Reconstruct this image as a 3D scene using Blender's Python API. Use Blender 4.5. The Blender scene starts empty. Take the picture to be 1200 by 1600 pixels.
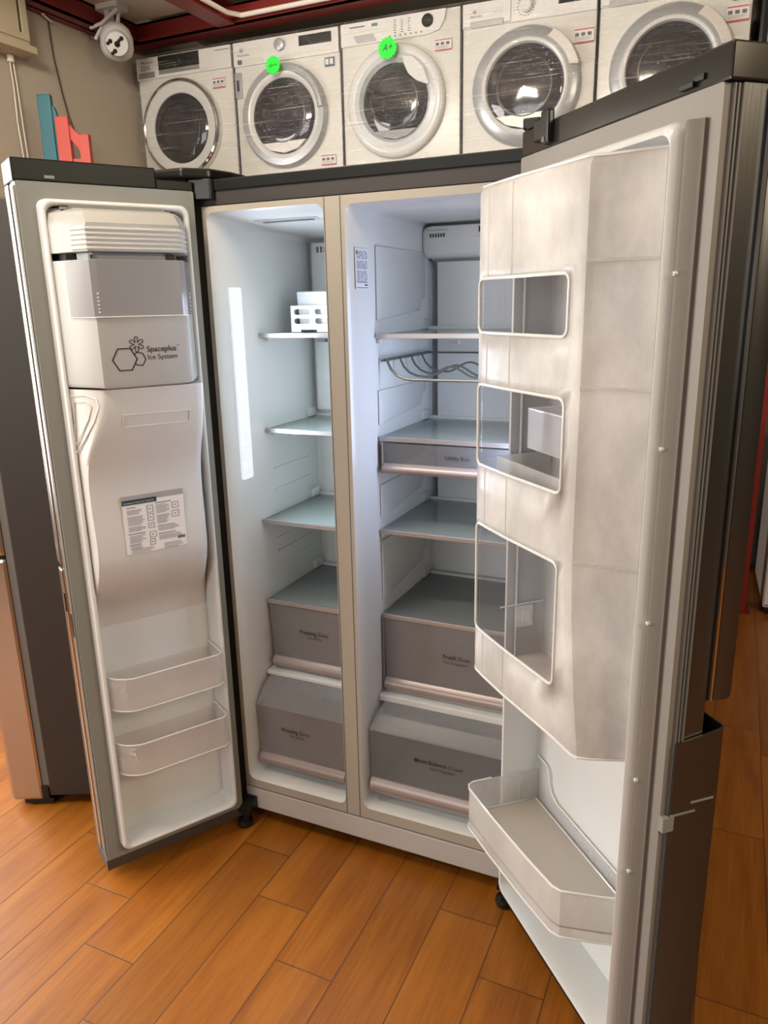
import bpy, bmesh, math, random
from mathutils import Vector, Matrix
random.seed(7)
S = bpy.context.scene
COL = S.collection
PI = math.pi

# ---------------------------------------------------------------- camera, world, lights, exposure
cam_d = bpy.data.cameras.new('camera')
cam_d.sensor_fit = 'VERTICAL'; cam_d.sensor_height = 24.0
cam_d.lens = 1186.7332 / 1600 * 24.0
cam_d.clip_start = 0.02
cam = bpy.data.objects.new('camera', cam_d); COL.objects.link(cam)
CM = Matrix(((0.91027851, -0.09202025, 0.40364006), (0.41349663, 0.2499791, -0.87551755), (-0.02033624, 0.96386863, 0.26560066)))
cam.matrix_world = Matrix.Translation((1.20222, -1.58985, 1.46956)) @ CM.to_4x4()
S.camera = cam
S.view_settings.view_transform = 'Standard'; S.view_settings.look = 'None'
S.view_settings.exposure = 0.0; S.view_settings.gamma = 1.0
S.view_settings.use_curve_mapping = False

W = bpy.data.worlds.new('world'); S.world = W; W.use_nodes = True
W.node_tree.nodes['Background'].inputs[0].default_value = (1.0, 0.97, 0.93, 1)
W.node_tree.nodes['Background'].inputs[1].default_value = 0.13

def area(name, loc, target, sx, sy, power, color):
    d = bpy.data.lights.new(name, 'AREA'); d.shape = 'RECTANGLE'; d.size = sx; d.size_y = sy
    d.energy = power; d.color = color
    o = bpy.data.objects.new(name, d); COL.objects.link(o); o.location = loc
    o.rotation_euler = (Vector(target) - Vector(loc)).to_track_quat('-Z', 'Y').to_euler()
    return o
area('shop_window_light', (-2.35, -.80, 1.45), (0.5, -.65, 0.45), 2.7, 1.8, 165, (1.0, 0.95, 0.88))
area('front_fill_light', (-.4, -4.9, 1.9), (0.6, 0.2, 1.1), 2.4, 1.6, 58, (1.0, 0.97, 0.94))  # unseen fill added from the camera side to lift the open doors
area('washer_wall_fill_light', (-.2, -1.3, 2.85), (-1.1, 1.9, 3.3), .9, .25, 58, (1.0, 0.91, 0.78))  # added fill to brighten the left wall and washers, not a fitted lamp
area('right_floor_fill_light', (3.6, -1.2, 2.7), (1.7, .4, 0.0), 1.2, .8, 55, (1.0, 0.86, 0.62))  # added fill that brightens the floor on the right, no known source

# ---------------------------------------------------------------- materials
MATS = {}
def mat(name, col, rough=.5, metal=0., var=.04, vscale=6., bump=0., bscale=60., alpha=1., emis=None, estr=0., stretch=(1, 1, 1), spec=.5, trans=0.):
    if name in MATS: return MATS[name]
    m = bpy.data.materials.new(name); m.use_nodes = True; nt = m.node_tree; N = nt.nodes; L = nt.links
    b = N['Principled BSDF']
    b.inputs['Roughness'].default_value = rough; b.inputs['Metallic'].default_value = metal
    b.inputs['Specular IOR Level'].default_value = spec
    tc = N.new('ShaderNodeTexCoord'); mp = N.new('ShaderNodeMapping'); mp.inputs['Scale'].default_value = stretch
    L.new(tc.outputs['Object'], mp.inputs['Vector'])
    n = N.new('ShaderNodeTexNoise'); n.inputs['Scale'].default_value = vscale; n.inputs['Detail'].default_value = 4
    L.new(mp.outputs[0], n.inputs['Vector'])
    r = N.new('ShaderNodeMix'); r.data_type = 'RGBA'
    a = tuple(max(0, c * (1 - var)) for c in col) + (1,); c2 = tuple(min(1, c * (1 + var)) for c in col) + (1,)
    r.inputs[6].default_value = a; r.inputs[7].default_value = c2
    L.new(n.outputs['Fac'], r.inputs[0]); L.new(r.outputs[2], b.inputs['Base Color'])
    if bump:
        n2 = N.new('ShaderNodeTexNoise'); n2.inputs['Scale'].default_value = bscale; L.new(mp.outputs[0], n2.inputs['Vector'])
        bp = N.new('ShaderNodeBump'); bp.inputs['Strength'].default_value = bump; bp.inputs['Distance'].default_value = .01
        L.new(n2.outputs['Fac'], bp.inputs['Height']); L.new(bp.outputs[0], b.inputs['Normal'])
    if alpha < 1:
        t = N.new('ShaderNodeBsdfTransparent'); x = N.new('ShaderNodeMixShader'); x.inputs[0].default_value = alpha
        t.inputs[0].default_value = (min(1, col[0] * .4 + .6), min(1, col[1] * .4 + .6), min(1, col[2] * .4 + .6), 1)
        L.new(t.outputs[0], x.inputs[1]); L.new(b.outputs[0], x.inputs[2]); L.new(x.outputs[0], N['Material Output'].inputs[0])
    if emis:
        b.inputs['Emission Color'].default_value = emis + (1,); b.inputs['Emission Strength'].default_value = estr
    MATS[name] = m
    return m

def clear_mat(name, tint, base, rough=.08, fac=.10, gain=.5):
    m = bpy.data.materials.new(name); m.use_nodes = True; nt = m.node_tree; N = nt.nodes; L = nt.links
    b = N['Principled BSDF']; b.inputs['Base Color'].default_value = base + (1,); b.inputs['Roughness'].default_value = rough
    t = N.new('ShaderNodeBsdfTransparent'); t.inputs[0].default_value = tint + (1,)
    lw = N.new('ShaderNodeLayerWeight'); lw.inputs['Blend'].default_value = .35
    n = N.new('ShaderNodeTexNoise'); n.inputs['Scale'].default_value = 14
    ma = N.new('ShaderNodeMath'); ma.operation = 'MULTIPLY_ADD'; ma.inputs[1].default_value = gain; ma.inputs[2].default_value = fac
    mb = N.new('ShaderNodeMath'); mb.operation = 'MULTIPLY_ADD'; mb.inputs[1].default_value = .06
    L.new(lw.outputs['Fresnel'], ma.inputs[0]); L.new(n.outputs['Fac'], mb.inputs[0]); L.new(ma.outputs[0], mb.inputs[2])
    x = N.new('ShaderNodeMixShader'); L.new(mb.outputs[0], x.inputs[0]); L.new(t.outputs[0], x.inputs[1]); L.new(b.outputs[0], x.inputs[2])
    L.new(x.outputs[0], N['Material Output'].inputs[0]); MATS[name] = m
    return m

def frosted_mat(name, col, alpha=.85, rough=.3, transl=.5, streak=(3, 3, .7), blot=.12):
    """frosted polystyrene: diffuse + translucent + a little see-through, cloudy storage marks"""
    m = bpy.data.materials.new(name); m.use_nodes = True; nt = m.node_tree; N = nt.nodes; L = nt.links
    b = N['Principled BSDF']; b.inputs['Roughness'].default_value = rough
    tc = N.new('ShaderNodeTexCoord'); mp = N.new('ShaderNodeMapping'); mp.inputs['Scale'].default_value = streak
    L.new(tc.outputs['Object'], mp.inputs[0])
    n = N.new('ShaderNodeTexNoise'); n.inputs['Scale'].default_value = 3.5; n.inputs['Detail'].default_value = 7; n.inputs['Roughness'].default_value = .65
    L.new(mp.outputs[0], n.inputs['Vector'])
    cr = N.new('ShaderNodeValToRGB'); cr.color_ramp.elements[0].position = .35; cr.color_ramp.elements[1].position = .68
    cr.color_ramp.elements[0].color = tuple(c * (1 - blot) for c in col) + (1,)
    cr.color_ramp.elements[1].color = tuple(min(1, c * (1 + blot * .6)) for c in col) + (1,)
    L.new(n.outputs['Fac'], cr.inputs[0]); L.new(cr.outputs[0], b.inputs['Base Color'])
    tl = N.new('ShaderNodeBsdfTranslucent'); L.new(cr.outputs[0], tl.inputs[0])
    t = N.new('ShaderNodeBsdfTransparent')
    x1 = N.new('ShaderNodeMixShader'); x1.inputs[0].default_value = transl
    L.new(b.outputs[0], x1.inputs[1]); L.new(tl.outputs[0], x1.inputs[2])
    x2 = N.new('ShaderNodeMixShader'); x2.inputs[0].default_value = alpha
    L.new(t.outputs[0], x2.inputs[1]); L.new(x1.outputs[0], x2.inputs[2]); L.new(x2.outputs[0], N['Material Output'].inputs[0])
    MATS[name] = m
    return m

def film_mat():
    m = bpy.data.materials.new('stretch_film'); m.use_nodes = True; nt = m.node_tree; N = nt.nodes; L = nt.links
    b = N['Principled BSDF']; b.inputs['Base Color'].default_value = (.93, .92, .88, 1); b.inputs['Roughness'].default_value = .18
    b.inputs['Specular IOR Level'].default_value = .9
    tc = N.new('ShaderNodeTexCoord'); mp = N.new('ShaderNodeMapping'); mp.inputs['Scale'].default_value = (1.6, 1.6, 95); mp.inputs['Rotation'].default_value = (0, .10, 0)
    L.new(tc.outputs['Object'], mp.inputs[0])
    n = N.new('ShaderNodeTexNoise'); n.inputs['Scale'].default_value = 1.6; n.inputs['Detail'].default_value = 3; n.inputs['Distortion'].default_value = .5
    L.new(mp.outputs[0], n.inputs['Vector'])
    cr = N.new('ShaderNodeValToRGB'); cr.color_ramp.elements[0].position = .60; cr.color_ramp.elements[0].color = (.02, .02, .02, 1)
    cr.color_ramp.elements[1].position = .68; cr.color_ramp.elements[1].color = (.50, .50, .50, 1)  # whitish streaks: film wrinkles, with their highlights painted into the colour
    L.new(n.outputs['Fac'], cr.inputs[0])
    n3 = N.new('ShaderNodeTexNoise'); n3.inputs['Scale'].default_value = 5; L.new(tc.outputs['Object'], n3.inputs['Vector'])
    mu = N.new('ShaderNodeMath'); mu.operation = 'MULTIPLY'; L.new(cr.outputs[0], mu.inputs[0]); L.new(n3.outputs['Fac'], mu.inputs[1])
    bp = N.new('ShaderNodeBump'); bp.inputs['Strength'].default_value = .9; bp.inputs['Distance'].default_value = .02
    L.new(n.outputs['Fac'], bp.inputs['Height'])
    t = N.new('ShaderNodeBsdfTransparent'); x = N.new('ShaderNodeMixShader')
    L.new(mu.outputs[0], x.inputs[0]); L.new(t.outputs[0], x.inputs[1]); L.new(b.outputs[0], x.inputs[2])
    gl = N.new('ShaderNodeBsdfGlossy'); gl.inputs['Roughness'].default_value = .07; L.new(bp.outputs[0], gl.inputs['Normal'])
    x2 = N.new('ShaderNodeMixShader'); x2.inputs[0].default_value = .07
    L.new(x.outputs[0], x2.inputs[1]); L.new(gl.outputs[0], x2.inputs[2]); L.new(x2.outputs[0], N['Material Output'].inputs[0])
    MATS['film'] = m
    return m

def floor_mat():
    """wood-look tiles 0.1495 x 0.60 m, quarter-step bond, joints built from the object coordinates"""
    m = bpy.data.materials.new('wood_tile_floor'); m.use_nodes = True; nt = m.node_tree; N = nt.nodes; L = nt.links
    b = N['Principled BSDF']
    def M(op, a, c=None, d=None):
        k = N.new('ShaderNodeMath'); k.operation = op
        for i, v in enumerate((a, c, d)):
            if v is None: continue
            if isinstance(v, (int, float)): k.inputs[i].default_value = v
            else: L.new(v, k.inputs[i])
        return k.outputs[0]
    g = N.new('ShaderNodeNewGeometry'); sp = N.new('ShaderNodeSeparateXYZ'); L.new(g.outputs['Position'], sp.inputs[0])
    u = M('DIVIDE', M('ADD', sp.outputs[0], .2415), .1489); cu = M('FLOOR', u); fu = M('FRACT', u)
    v = M('DIVIDE', M('ADD', M('ADD', sp.outputs[1], .394), M('MULTIPLY', cu, .1535)), .602); cv = M('FLOOR', v); fv = M('FRACT', v)
    du = M('MULTIPLY', M('MINIMUM', fu, M('SUBTRACT', 1., fu)), .1489)
    dv = M('MULTIPLY', M('MINIMUM', fv, M('SUBTRACT', 1., fv)), .602)
    d = M('MINIMUM', du, dv)
    joint = N.new('ShaderNodeMapRange'); joint.inputs[1].default_value = .0007; joint.inputs[2].default_value = .0019
    joint.inputs[3].default_value = 1.; joint.inputs[4].default_value = 0.; L.new(d, joint.inputs[0])
    rnd = N.new('ShaderNodeTexWhiteNoise'); rnd.noise_dimensions = '2D'
    cb = N.new('ShaderNodeCombineXYZ'); L.new(cu, cb.inputs[0]); L.new(cv, cb.inputs[1]); L.new(cb.outputs[0], rnd.inputs['Vector'])
    # grain: stretched along y, shifted per tile
    off = M('MULTIPLY', rnd.outputs['Value'], 37.)
    gx = N.new('ShaderNodeCombineXYZ'); L.new(M('MULTIPLY', sp.outputs[0], 14.), gx.inputs[0]); L.new(M('ADD', M('MULTIPLY', sp.outputs[1], 1.5), off), gx.inputs[1]); L.new(off, gx.inputs[2])
    n1 = N.new('ShaderNodeTexNoise'); n1.inputs['Scale'].default_value = 1.; n1.inputs['Detail'].default_value = 5; n1.inputs['Distortion'].default_value = .8; L.new(gx.outputs[0], n1.inputs['Vector'])
    gy = N.new('ShaderNodeCombineXYZ'); L.new(M('MULTIPLY', sp.outputs[0], 130.), gy.inputs[0]); L.new(M('ADD', M('MULTIPLY', sp.outputs[1], 7.), off), gy.inputs[1])
    n2 = N.new('ShaderNodeTexNoise'); n2.inputs['Scale'].default_value = 1.; n2.inputs['Detail'].default_value = 3; L.new(gy.outputs[0], n2.inputs['Vector'])
    f = M('ADD', M('MULTIPLY', n1.outputs['Fac'], .62), M('MULTIPLY', n2.outputs['Fac'], .38))
    cr = N.new('ShaderNodeValToRGB'); e = cr.color_ramp.elements
    e[0].position = .34; e[0].color = (.22, .063, .004, 1); e[1].position = .64; e[1].color = (.355, .122, .011, 1)
    L.new(f, cr.inputs[0])
    mx = N.new('ShaderNodeMix'); mx.data_type = 'RGBA'; mx.blend_type = 'MULTIPLY'; mx.inputs[0].default_value = 1.
    tone = N.new('ShaderNodeMapRange'); tone.inputs[3].default_value = .88; tone.inputs[4].default_value = 1.10; L.new(rnd.outputs['Value'], tone.inputs[0])
    L.new(cr.outputs[0], mx.inputs[6]); L.new(tone.outputs[0], mx.inputs[7])
    mj = N.new('ShaderNodeMix'); mj.data_type = 'RGBA'; mj.inputs[7].default_value = (.085, .035, .014, 1)
    L.new(joint.outputs[0], mj.inputs[0]); L.new(mx.outputs[2], mj.inputs[6]); L.new(mj.outputs[2], b.inputs['Base Color'])
    b.inputs['Roughness'].default_value = .40; b.inputs['Specular IOR Level'].default_value = .5
    bp = N.new('ShaderNodeBump'); bp.inputs['Strength'].default_value = .35; bp.inputs['Distance'].default_value = .002
    hh = M('SUBTRACT', M('MULTIPLY', f, .5), joint.outputs[0]); L.new(hh, bp.inputs['Height']); L.new(bp.outputs[0], b.inputs['Normal'])
    MATS['floor'] = m
    return m

M_floor = floor_mat()
M_wall = mat('beige_plaster', (.46, .395, .315), .9, var=.05, vscale=2.5, bump=.1, bscale=120)
M_ceil = mat('cream_ceiling_board', (.56, .49, .38), .85, var=.03)
M_dark = mat('dark_backdrop', (.10, .085, .07), .9)
M_red = mat('red_painted_steel', (.20, .014, .010), .45, var=.1, vscale=9)
M_steel = mat('black_stainless', (.11, .105, .098), .30, .85, var=.06, vscale=3, stretch=(1, 1, .05), bump=.02, bscale=200)
M_steel_side = mat('brushed_stainless', (.50, .48, .45), .24, .95, var=.05, stretch=(1, 1, .05))
M_black = mat('glossy_black_plastic', (.012, .012, .010), .25, var=.2, spec=.35)
M_cap = mat('dark_cap_plastic', (.008, .0085, .007), .38, var=.15, spec=.22)
M_bodypaint = mat('grey_painted_cabinet', (.030, .0245, .021), .5, .0, var=.05, bump=.03, bscale=300)
M_gasket = mat('grey_rubber_gasket', (.225, .23, .215), .6, var=.04)
M_gasket_w = mat('pale_gasket', (.21, .195, .175), .55, var=.04)
M_gasket_d = mat('dark_gasket_rib', (.16, .15, .14), .5)
M_liner = mat('white_liner_plastic', (.66, .67, .655), .28, var=.02, vscale=3)
M_flange = mat('cream_flange_plastic', (.40, .37, .31), .4, var=.03)
M_white = mat('white_plastic', (.70, .69, .67), .35, var=.02)
M_house = mat('ice_maker_white', (.41, .405, .39), .38, var=.02)
M_grey_pl = mat('grey_translucent_plastic', (.36, .36, .37), .22, var=.06)
M_silver = mat('silver_trim', (.42, .40, .39), .3, .55, var=.05)
M_rose = mat('satin_silver_handle', (.35, .29, .275), .34, .3, var=.08, stretch=(1, 1, 6))
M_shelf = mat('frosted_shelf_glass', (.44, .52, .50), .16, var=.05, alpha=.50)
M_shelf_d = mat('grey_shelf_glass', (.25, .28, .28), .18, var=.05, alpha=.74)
M_drawer = mat('grey_clear_drawer', (.50, .49, .49), .22, var=.08, alpha=.30, vscale=4)
M_drawer_c = mat('clear_drawer_plastic', (.56, .57, .58), .18, var=.06, alpha=.17)
M_cover = frosted_mat('frosted_door_cover', (.86, .835, .80), alpha=.76, transl=.42, streak=(2.6, 2.6, 1.5), blot=.2)
M_cover2 = frosted_mat('smooth_frosted_cover', (.86, .84, .81), alpha=.44, transl=.42, blot=.10)
M_basket = frosted_mat('milky_basket', (.86, .82, .80), alpha=.36, transl=.45, blot=.05)
M_clear = clear_mat('clear_acrylic', (.97, .97, .98), (.70, .70, .70), fac=.02, gain=.3)
M_pane = clear_mat('window_acrylic', (.93, .93, .95), (.30, .30, .33), fac=.0, gain=.25)
M_rim = mat('clear_rim', (.80, .79, .76), .12, var=.03, alpha=.85)
M_wire = mat('grey_wire', (.17, .18, .17), .35, .5, var=.05)
M_ink = mat('black_ink', (.02, .02, .022), .6)
M_ink2 = mat('grey_ink', (.13, .13, .14), .6)
M_paper = mat('label_paper', (.74, .71, .70), .6, var=.02)
M_chrome = mat('chrome', (.75, .74, .72), .08, 1.)
M_wm = mat('washer_white_enamel', (.70, .685, .635), .3, var=.02)
M_wm2 = mat('washer_panel_white', (.74, .73, .70), .32, var=.02)
M_wring = mat('washer_ring_white', (.70, .70, .69), .25)
M_wringg = mat('washer_ring_silver', (.47, .485, .50), .3, .4)
M_glass = mat('dark_washer_glass', (.030, .028, .034), .07, var=.5, vscale=7, spec=.8)
M_drum = mat('drum_steel', (.06, .055, .05), .3, .6)
M_green = mat('neon_green_card', (.02, .88, .05), .6, var=.03)
M_redink = mat('red_ink', (.55, .06, .08), .6)
M_teal = mat('teal_painted_wood', (.035, .145, .185), .55, var=.06)
M_coral = mat('coral_painted_wood', (.50, .065, .045), .5, var=.06)
M_box = mat('cream_painted_metal', (.52, .44, .30), .5, var=.05)
M_cable_w = mat('white_cable', (.75, .70, .62), .5)
M_cable_b = mat('black_cable', (.05, .04, .03), .6)
M_led = mat('led_diffuser', (.25, .26, .28), .6, emis=(.84, .88, 1.), estr=.84)
M_dot = mat('led_dot', (1, 1, 1), .4, emis=(.95, .97, 1.), estr=2.5)
M_led2 = mat('led_diffuser_cool', (.85, .9, 1.), .4, emis=(.62, .72, 1.), estr=1.5)
M_film = film_mat()

# ---------------------------------------------------------------- mesh helpers
class MB:
    def __init__(s, T=None): s.bm = bmesh.new(); s.T = T; s.mats = []
    def p(s, v):
        v = Vector(v); return s.T(v) if s.T else v
    def verts(s, pts): return [s.bm.verts.new(s.p(q)) for q in pts]
    def face(s, vs):
        try: return s.bm.faces.new(vs)
        except ValueError: return None
    def poly(s, pts): return s.face(s.verts(pts))
    def box(s, a, b, bev=0.):
        x0, y0, z0 = [min(a[i], b[i]) for i in range(3)]; x1, y1, z1 = [max(a[i], b[i]) for i in range(3)]
        if bev > 0:
            t = bmesh.new(); bmesh.ops.create_cube(t, size=1)
            for v in t.verts: v.co = Vector(((x0 + x1) / 2 + v.co.x * (x1 - x0), (y0 + y1) / 2 + v.co.y * (y1 - y0), (z0 + z1) / 2 + v.co.z * (z1 - z0)))
            bmesh.ops.bevel(t, geom=list(t.edges), offset=min(bev, .45 * min(x1 - x0, y1 - y0, z1 - z0)), segments=2, profile=.6, affect='EDGES')
            s.take(t); return s
        vs = s.verts([(x0, y0, z0), (x1, y0, z0), (x1, y1, z0), (x0, y1, z0), (x0, y0, z1), (x1, y0, z1), (x1, y1, z1), (x0, y1, z1)])
        for f in ((0, 3, 2, 1), (4, 5, 6, 7), (0, 1, 5, 4), (1, 2, 6, 5), (2, 3, 7, 6), (3, 0, 4, 7)): s.face([vs[i] for i in f])
        return s
    def take(s, t):
        mp = {v: s.bm.verts.new(s.p(v.co)) for v in t.verts}
        for f in t.faces: s.face([mp[v] for v in f.verts])
        t.free()
    def loft(s, loops, cap0=True, cap1=True, closed=True):
        L = [s.verts(l) for l in loops]; n = len(L[0])
        for a, b in zip(L, L[1:]):
            for i in range(n if closed else n - 1):
                j = (i + 1) % n; s.face([a[i], a[j], b[j], b[i]])
        if cap0 and closed: s.face(L[0][::-1])
        if cap1 and closed: s.face(L[-1])
        return s
    def prism(s, poly, z0, z1):      # polygon in x,y
        return s.loft([[(x, y, z0) for x, y in poly], [(x, y, z1) for x, y in poly]])
    def prism_y(s, poly, y0, y1):    # polygon in x,z
        return s.loft([[(x, y0, z) for x, z in poly], [(x, y1, z) for x, z in poly]])
    def prism_x(s, poly, x0, x1):    # polygon in y,z
        return s.loft([[(x0, y, z) for y, z in poly], [(x1, y, z) for y, z in poly]])
    def wall(s, path, z0, z1, t, closed=False):   # vertical sheet of thickness t along a plan path; z0/z1 numbers or functions of index
        n = len(path); off = []
        for i, (x, y) in enumerate(path):
            a = path[i - 1] if (i > 0 or closed) else path[i]; b = path[(i + 1) % n] if (i < n - 1 or closed) else path[i]
            d = Vector((b[0] - a[0], b[1] - a[1])); d.normalize(); off.append((x - d.y * t, y + d.x * t))
        Z0 = z0 if callable(z0) else (lambda i: z0); Z1 = z1 if callable(z1) else (lambda i: z1)
        L = [s.verts([(path[i][0], path[i][1], Z0(i)), (path[i][0], path[i][1], Z1(i)), (off[i][0], off[i][1], Z1(i)), (off[i][0], off[i][1], Z0(i))]) for i in range(n)]
        for i in range(n if closed else n - 1):
            a, b = L[i], L[(i + 1) % n]
            for k in range(4): s.face([a[k], a[(k + 1) % 4], b[(k + 1) % 4], b[k]])
        if not closed: s.face(L[0][::-1]); s.face(L[-1])
        return s
    def tube(s, path, r, seg=8, closed=False):
        P = [Vector(q) for q in path]; n = len(P); rings = []; up = None
        for i in range(n):
            a = P[i - 1] if (i > 0 or closed) else P[i]; b = P[(i + 1) % n] if (i < n - 1 or closed) else P[i]
            t = (b - a).normalized()
            if up is None:
                up = Vector((0, 0, 1)) if abs(t.z) < .9 else Vector((1, 0, 0))
            u = (up - t * up.dot(t)).normalized(); w = t.cross(u); up = u
            rr = r[i] if isinstance(r, (list, tuple)) else r
            rings.append(s.verts([P[i] + (u * math.cos(2 * PI * k / seg) + w * math.sin(2 * PI * k / seg)) * rr for k in range(seg)]))
        for i in range(n if closed else n - 1):
            a, b = rings[i], rings[(i + 1) % n]
            for k in range(seg): s.face([a[k], a[(k + 1) % seg], b[(k + 1) % seg], b[k]])
        if not closed: s.face(rings[0][::-1]); s.face(rings[-1])
        return s
    def lathe(s, prof, c, axis='y', seg=48, cap=True):   # prof: (radius, height along the axis)
        ax = {'y': (Vector((1, 0, 0)), Vector((0, 0, 1)), Vector((0, 1, 0))), 'z': (Vector((1, 0, 0)), Vector((0, 1, 0)), Vector((0, 0, 1))), 'x': (Vector((0, 1, 0)), Vector((0, 0, 1)), Vector((1, 0, 0)))}[axis]
        c = Vector(c)
        L = [[c + (ax[0] * math.cos(2 * PI * k / seg) + ax[1] * math.sin(2 * PI * k / seg)) * r + ax[2] * h for k in range(seg)] for r, h in prof]
        return s.loft(L, cap0=cap, cap1=cap)
    def plate(s, outer, holes, f):   # flat plate with holes; 2D loops, f maps (a,b)->3D
        es = []
        for lp in [outer] + holes:
            vs = s.verts([f(a, b) for a, b in lp])
            es += [s.bm.edges.new((vs[i], vs[(i + 1) % len(vs)])) for i in range(len(vs))]
        bmesh.ops.triangle_fill(s.bm, use_beauty=True, use_dissolve=False, edges=es)
        return s
    def build(s, name, material, parent=None, smooth=False, angle=35, solid=0., bevel=0., extra=()):
        bmesh.ops.remove_doubles(s.bm, verts=s.bm.verts, dist=1e-6)
        bmesh.ops.recalc_face_normals(s.bm, faces=s.bm.faces)
        me = bpy.data.meshes.new(name); s.bm.to_mesh(me); s.bm.free()
        me.materials.append(material)
        for e in extra: me.materials.append(e)
        if smooth:
            for f in me.polygons: f.use_smooth = True
            me.set_sharp_from_angle(angle=math.radians(angle))
        o = bpy.data.objects.new(name, me); COL.objects.link(o)
        if parent: o.parent = parent
        if solid:
            md = o.modifiers.new('thickness', 'SOLIDIFY'); md.thickness = solid; md.offset = 0
        if bevel:
            md = o.modifiers.new('bevel', 'BEVEL'); md.width = bevel; md.segments = 2; md.limit_method = 'ANGLE'
        return o

def rr(x0, x1, z0, z1, r, n=6):
    out = []
    for cx, cz, a0 in ((x1 - r, z1 - r, 0), (x0 + r, z1 - r, 90), (x0 + r, z0 + r, 180), (x1 - r, z0 + r, 270)):
        for k in range(n + 1):
            a = math.radians(a0 + 90 * k / n); out.append((cx + r * math.cos(a), cz + r * math.sin(a)))
    return out

def tag(o, label=None, cat=None, group=None, kind=None):
    if label: o['label'] = label
    if cat: o['category'] = cat
    if group: o['group'] = group
    if kind: o['kind'] = kind
    return o
def thing(name, loc, rz, label, cat, group=None):
    o = bpy.data.objects.new(name, None); COL.objects.link(o); o.location = loc; o.rotation_euler = (0, 0, rz)
    o.empty_display_size = .1
    return tag(o, label, cat, group)
def struct(o): o['kind'] = 'structure'; return o

def text_into(mb, body, org, xdir, ydir, ndir, width=None, size=.02, bold=0., shear=0., depth=.0004):
    """lettering as real raised mesh; org = left end of the baseline"""
    c = bpy.data.curves.new('t', 'FONT'); c.body = body; c.size = 1.; c.offset = bold; c.shear = shear; c.extrude = 0.; c.resolution_u = 3
    o = bpy.data.objects.new('t', c)
    me = bpy.data.meshes.new_from_object(o)
    xs = [v.co.x for v in me.vertices]
    if not xs: return
    k = width / (max(xs) - min(xs)) if width else size
    x0 = min(xs); org = Vector(org); X = Vector(xdir); Y = Vector(ydir); Nn = Vector(ndir)
    vs = mb.verts([org + X * (v.co.x - x0) * k + Y * v.co.y * k + Nn * depth for v in me.vertices])
    for f in me.polygons: mb.face([vs[i] for i in f.vertices])
    bpy.data.objects.remove(o); bpy.data.curves.remove(c); bpy.data.meshes.remove(me)
    return k

# ================================================================ THE ROOM
mb = MB(); mb.box((-6, -7, -.05), (5, 3.2, 0)); struct(mb.build('floor', M_floor))
mb = MB(); mb.box((-2.02, .55, 0), (-1.92, 3.1, 3.1)); struct(mb.build('wall_left', M_wall))
mb = MB(); mb.box((-1.92, 2.95, 0), (4.6, 3.05, 3.1)); struct(mb.build('wall_back', mat('grey_brown_plaster', (.13, .11, .09), .9)))
mb = MB(); mb.box((4.5, -3.5, 0), (4.6, 2.95, 3.1)); struct(mb.build('wall_right', M_dark))  # unseen right side of the room, added dark for the steel to mirror
mb = MB(); mb.box((-2.02, -3.2, 3.0), (4.6, 3.1, 3.1)); struct(mb.build('ceiling', M_ceil))
mb = MB(); mb.box((-1.80, -.6, 2.893), (-1.29, 1.95, 2.91)); struct(mb.build('ceiling_panel', M_ceil))

# red steel grid under the ceiling
def beam_x(y0, y1, z0, z1, xa, xb):   # channel section with web and two flanges
    m = MB(); m.box((xa, y0, z0), (xb, y0 + .008, z1)); m.box((xa, y0, z0), (xb, y1, z0 + .010)); m.box((xa, y0, z1 - .010), (xb, y1, z1))
    return m
m = beam_x(1.975, 2.075, 2.800, 2.893, -1.92, 4.4)
b = m.build('steel_beam', M_red); tag(b, 'long red steel beam running above the row of washing machines', 'beam')
m = MB(); m.box((-1.872, -.6, 2.802), (-1.80, 1.97, 2.812)); m.box((-1.812, -.6, 2.802), (-1.80, 1.97, 2.893)); m.box((-1.912, -.6, 2.883), (-1.80, 1.97, 2.893)); m.box((-1.915, -.6, 2.802), (-1.86, 1.97, 2.812))
b = m.build('steel_beam', M_red); tag(b, 'red steel beam running along the beige side wall above the hanging cable', 'beam')
m = MB(); m.box((-1.29, -.6, 2.802), (-1.19, 1.97, 2.812)); m.box((-1.29, -.6, 2.812), (-1.28, 1.97, 2.893)); m.box((-1.29, -.6, 2.883), (-1.19, 1.97, 2.893))
b = m.build('steel_beam', M_red); tag(b, 'short red steel beam coming forward from the long one beside the white conduit', 'beam')
m = MB(); m.tube([(-1.17, -.5, 2.825), (-1.17, 1.88, 2.825), (-1.13, 1.945, 2.825), (0, 1.958, 2.825), (3.5, 1.958, 2.825)], .011, 10)
b = m.build('conduit', M_cable_w, smooth=True); tag(b, 'white electrical conduit clipped along the red beams', 'conduit')
m = MB(); m.box((-.43, 1.935, 2.826), (-.40, 1.975, 2.88), .004)
b = m.build('black_clip', M_black); tag(b, 'small black clip on the red beam over the conduit', 'clip')
# recessed lamp frame in the ceiling bay
t = thing('ceiling_light', (-.86, 1.25, 2.90), 0, 'white framed square light panel in the ceiling bay between the red beams', 'light')
m = MB(); m.plate([(-.30, -.62), (.34, -.62), (.34, .64), (-.30, .64)], [[(-.24, -.56), (.28, -.56), (.28, .58), (-.24, .58)]], lambda a, b_: (a, b_, 0)); m.build('frame', M_white, t, solid=.03)
m = MB(); m.box((-.24, -.56, .02), (.28, .58, .03)); m.build('diffuser', mat('warm_diffuser', (.8, .74, .62), .5, emis=(1., .86, .66), estr=.55), t)

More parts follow.
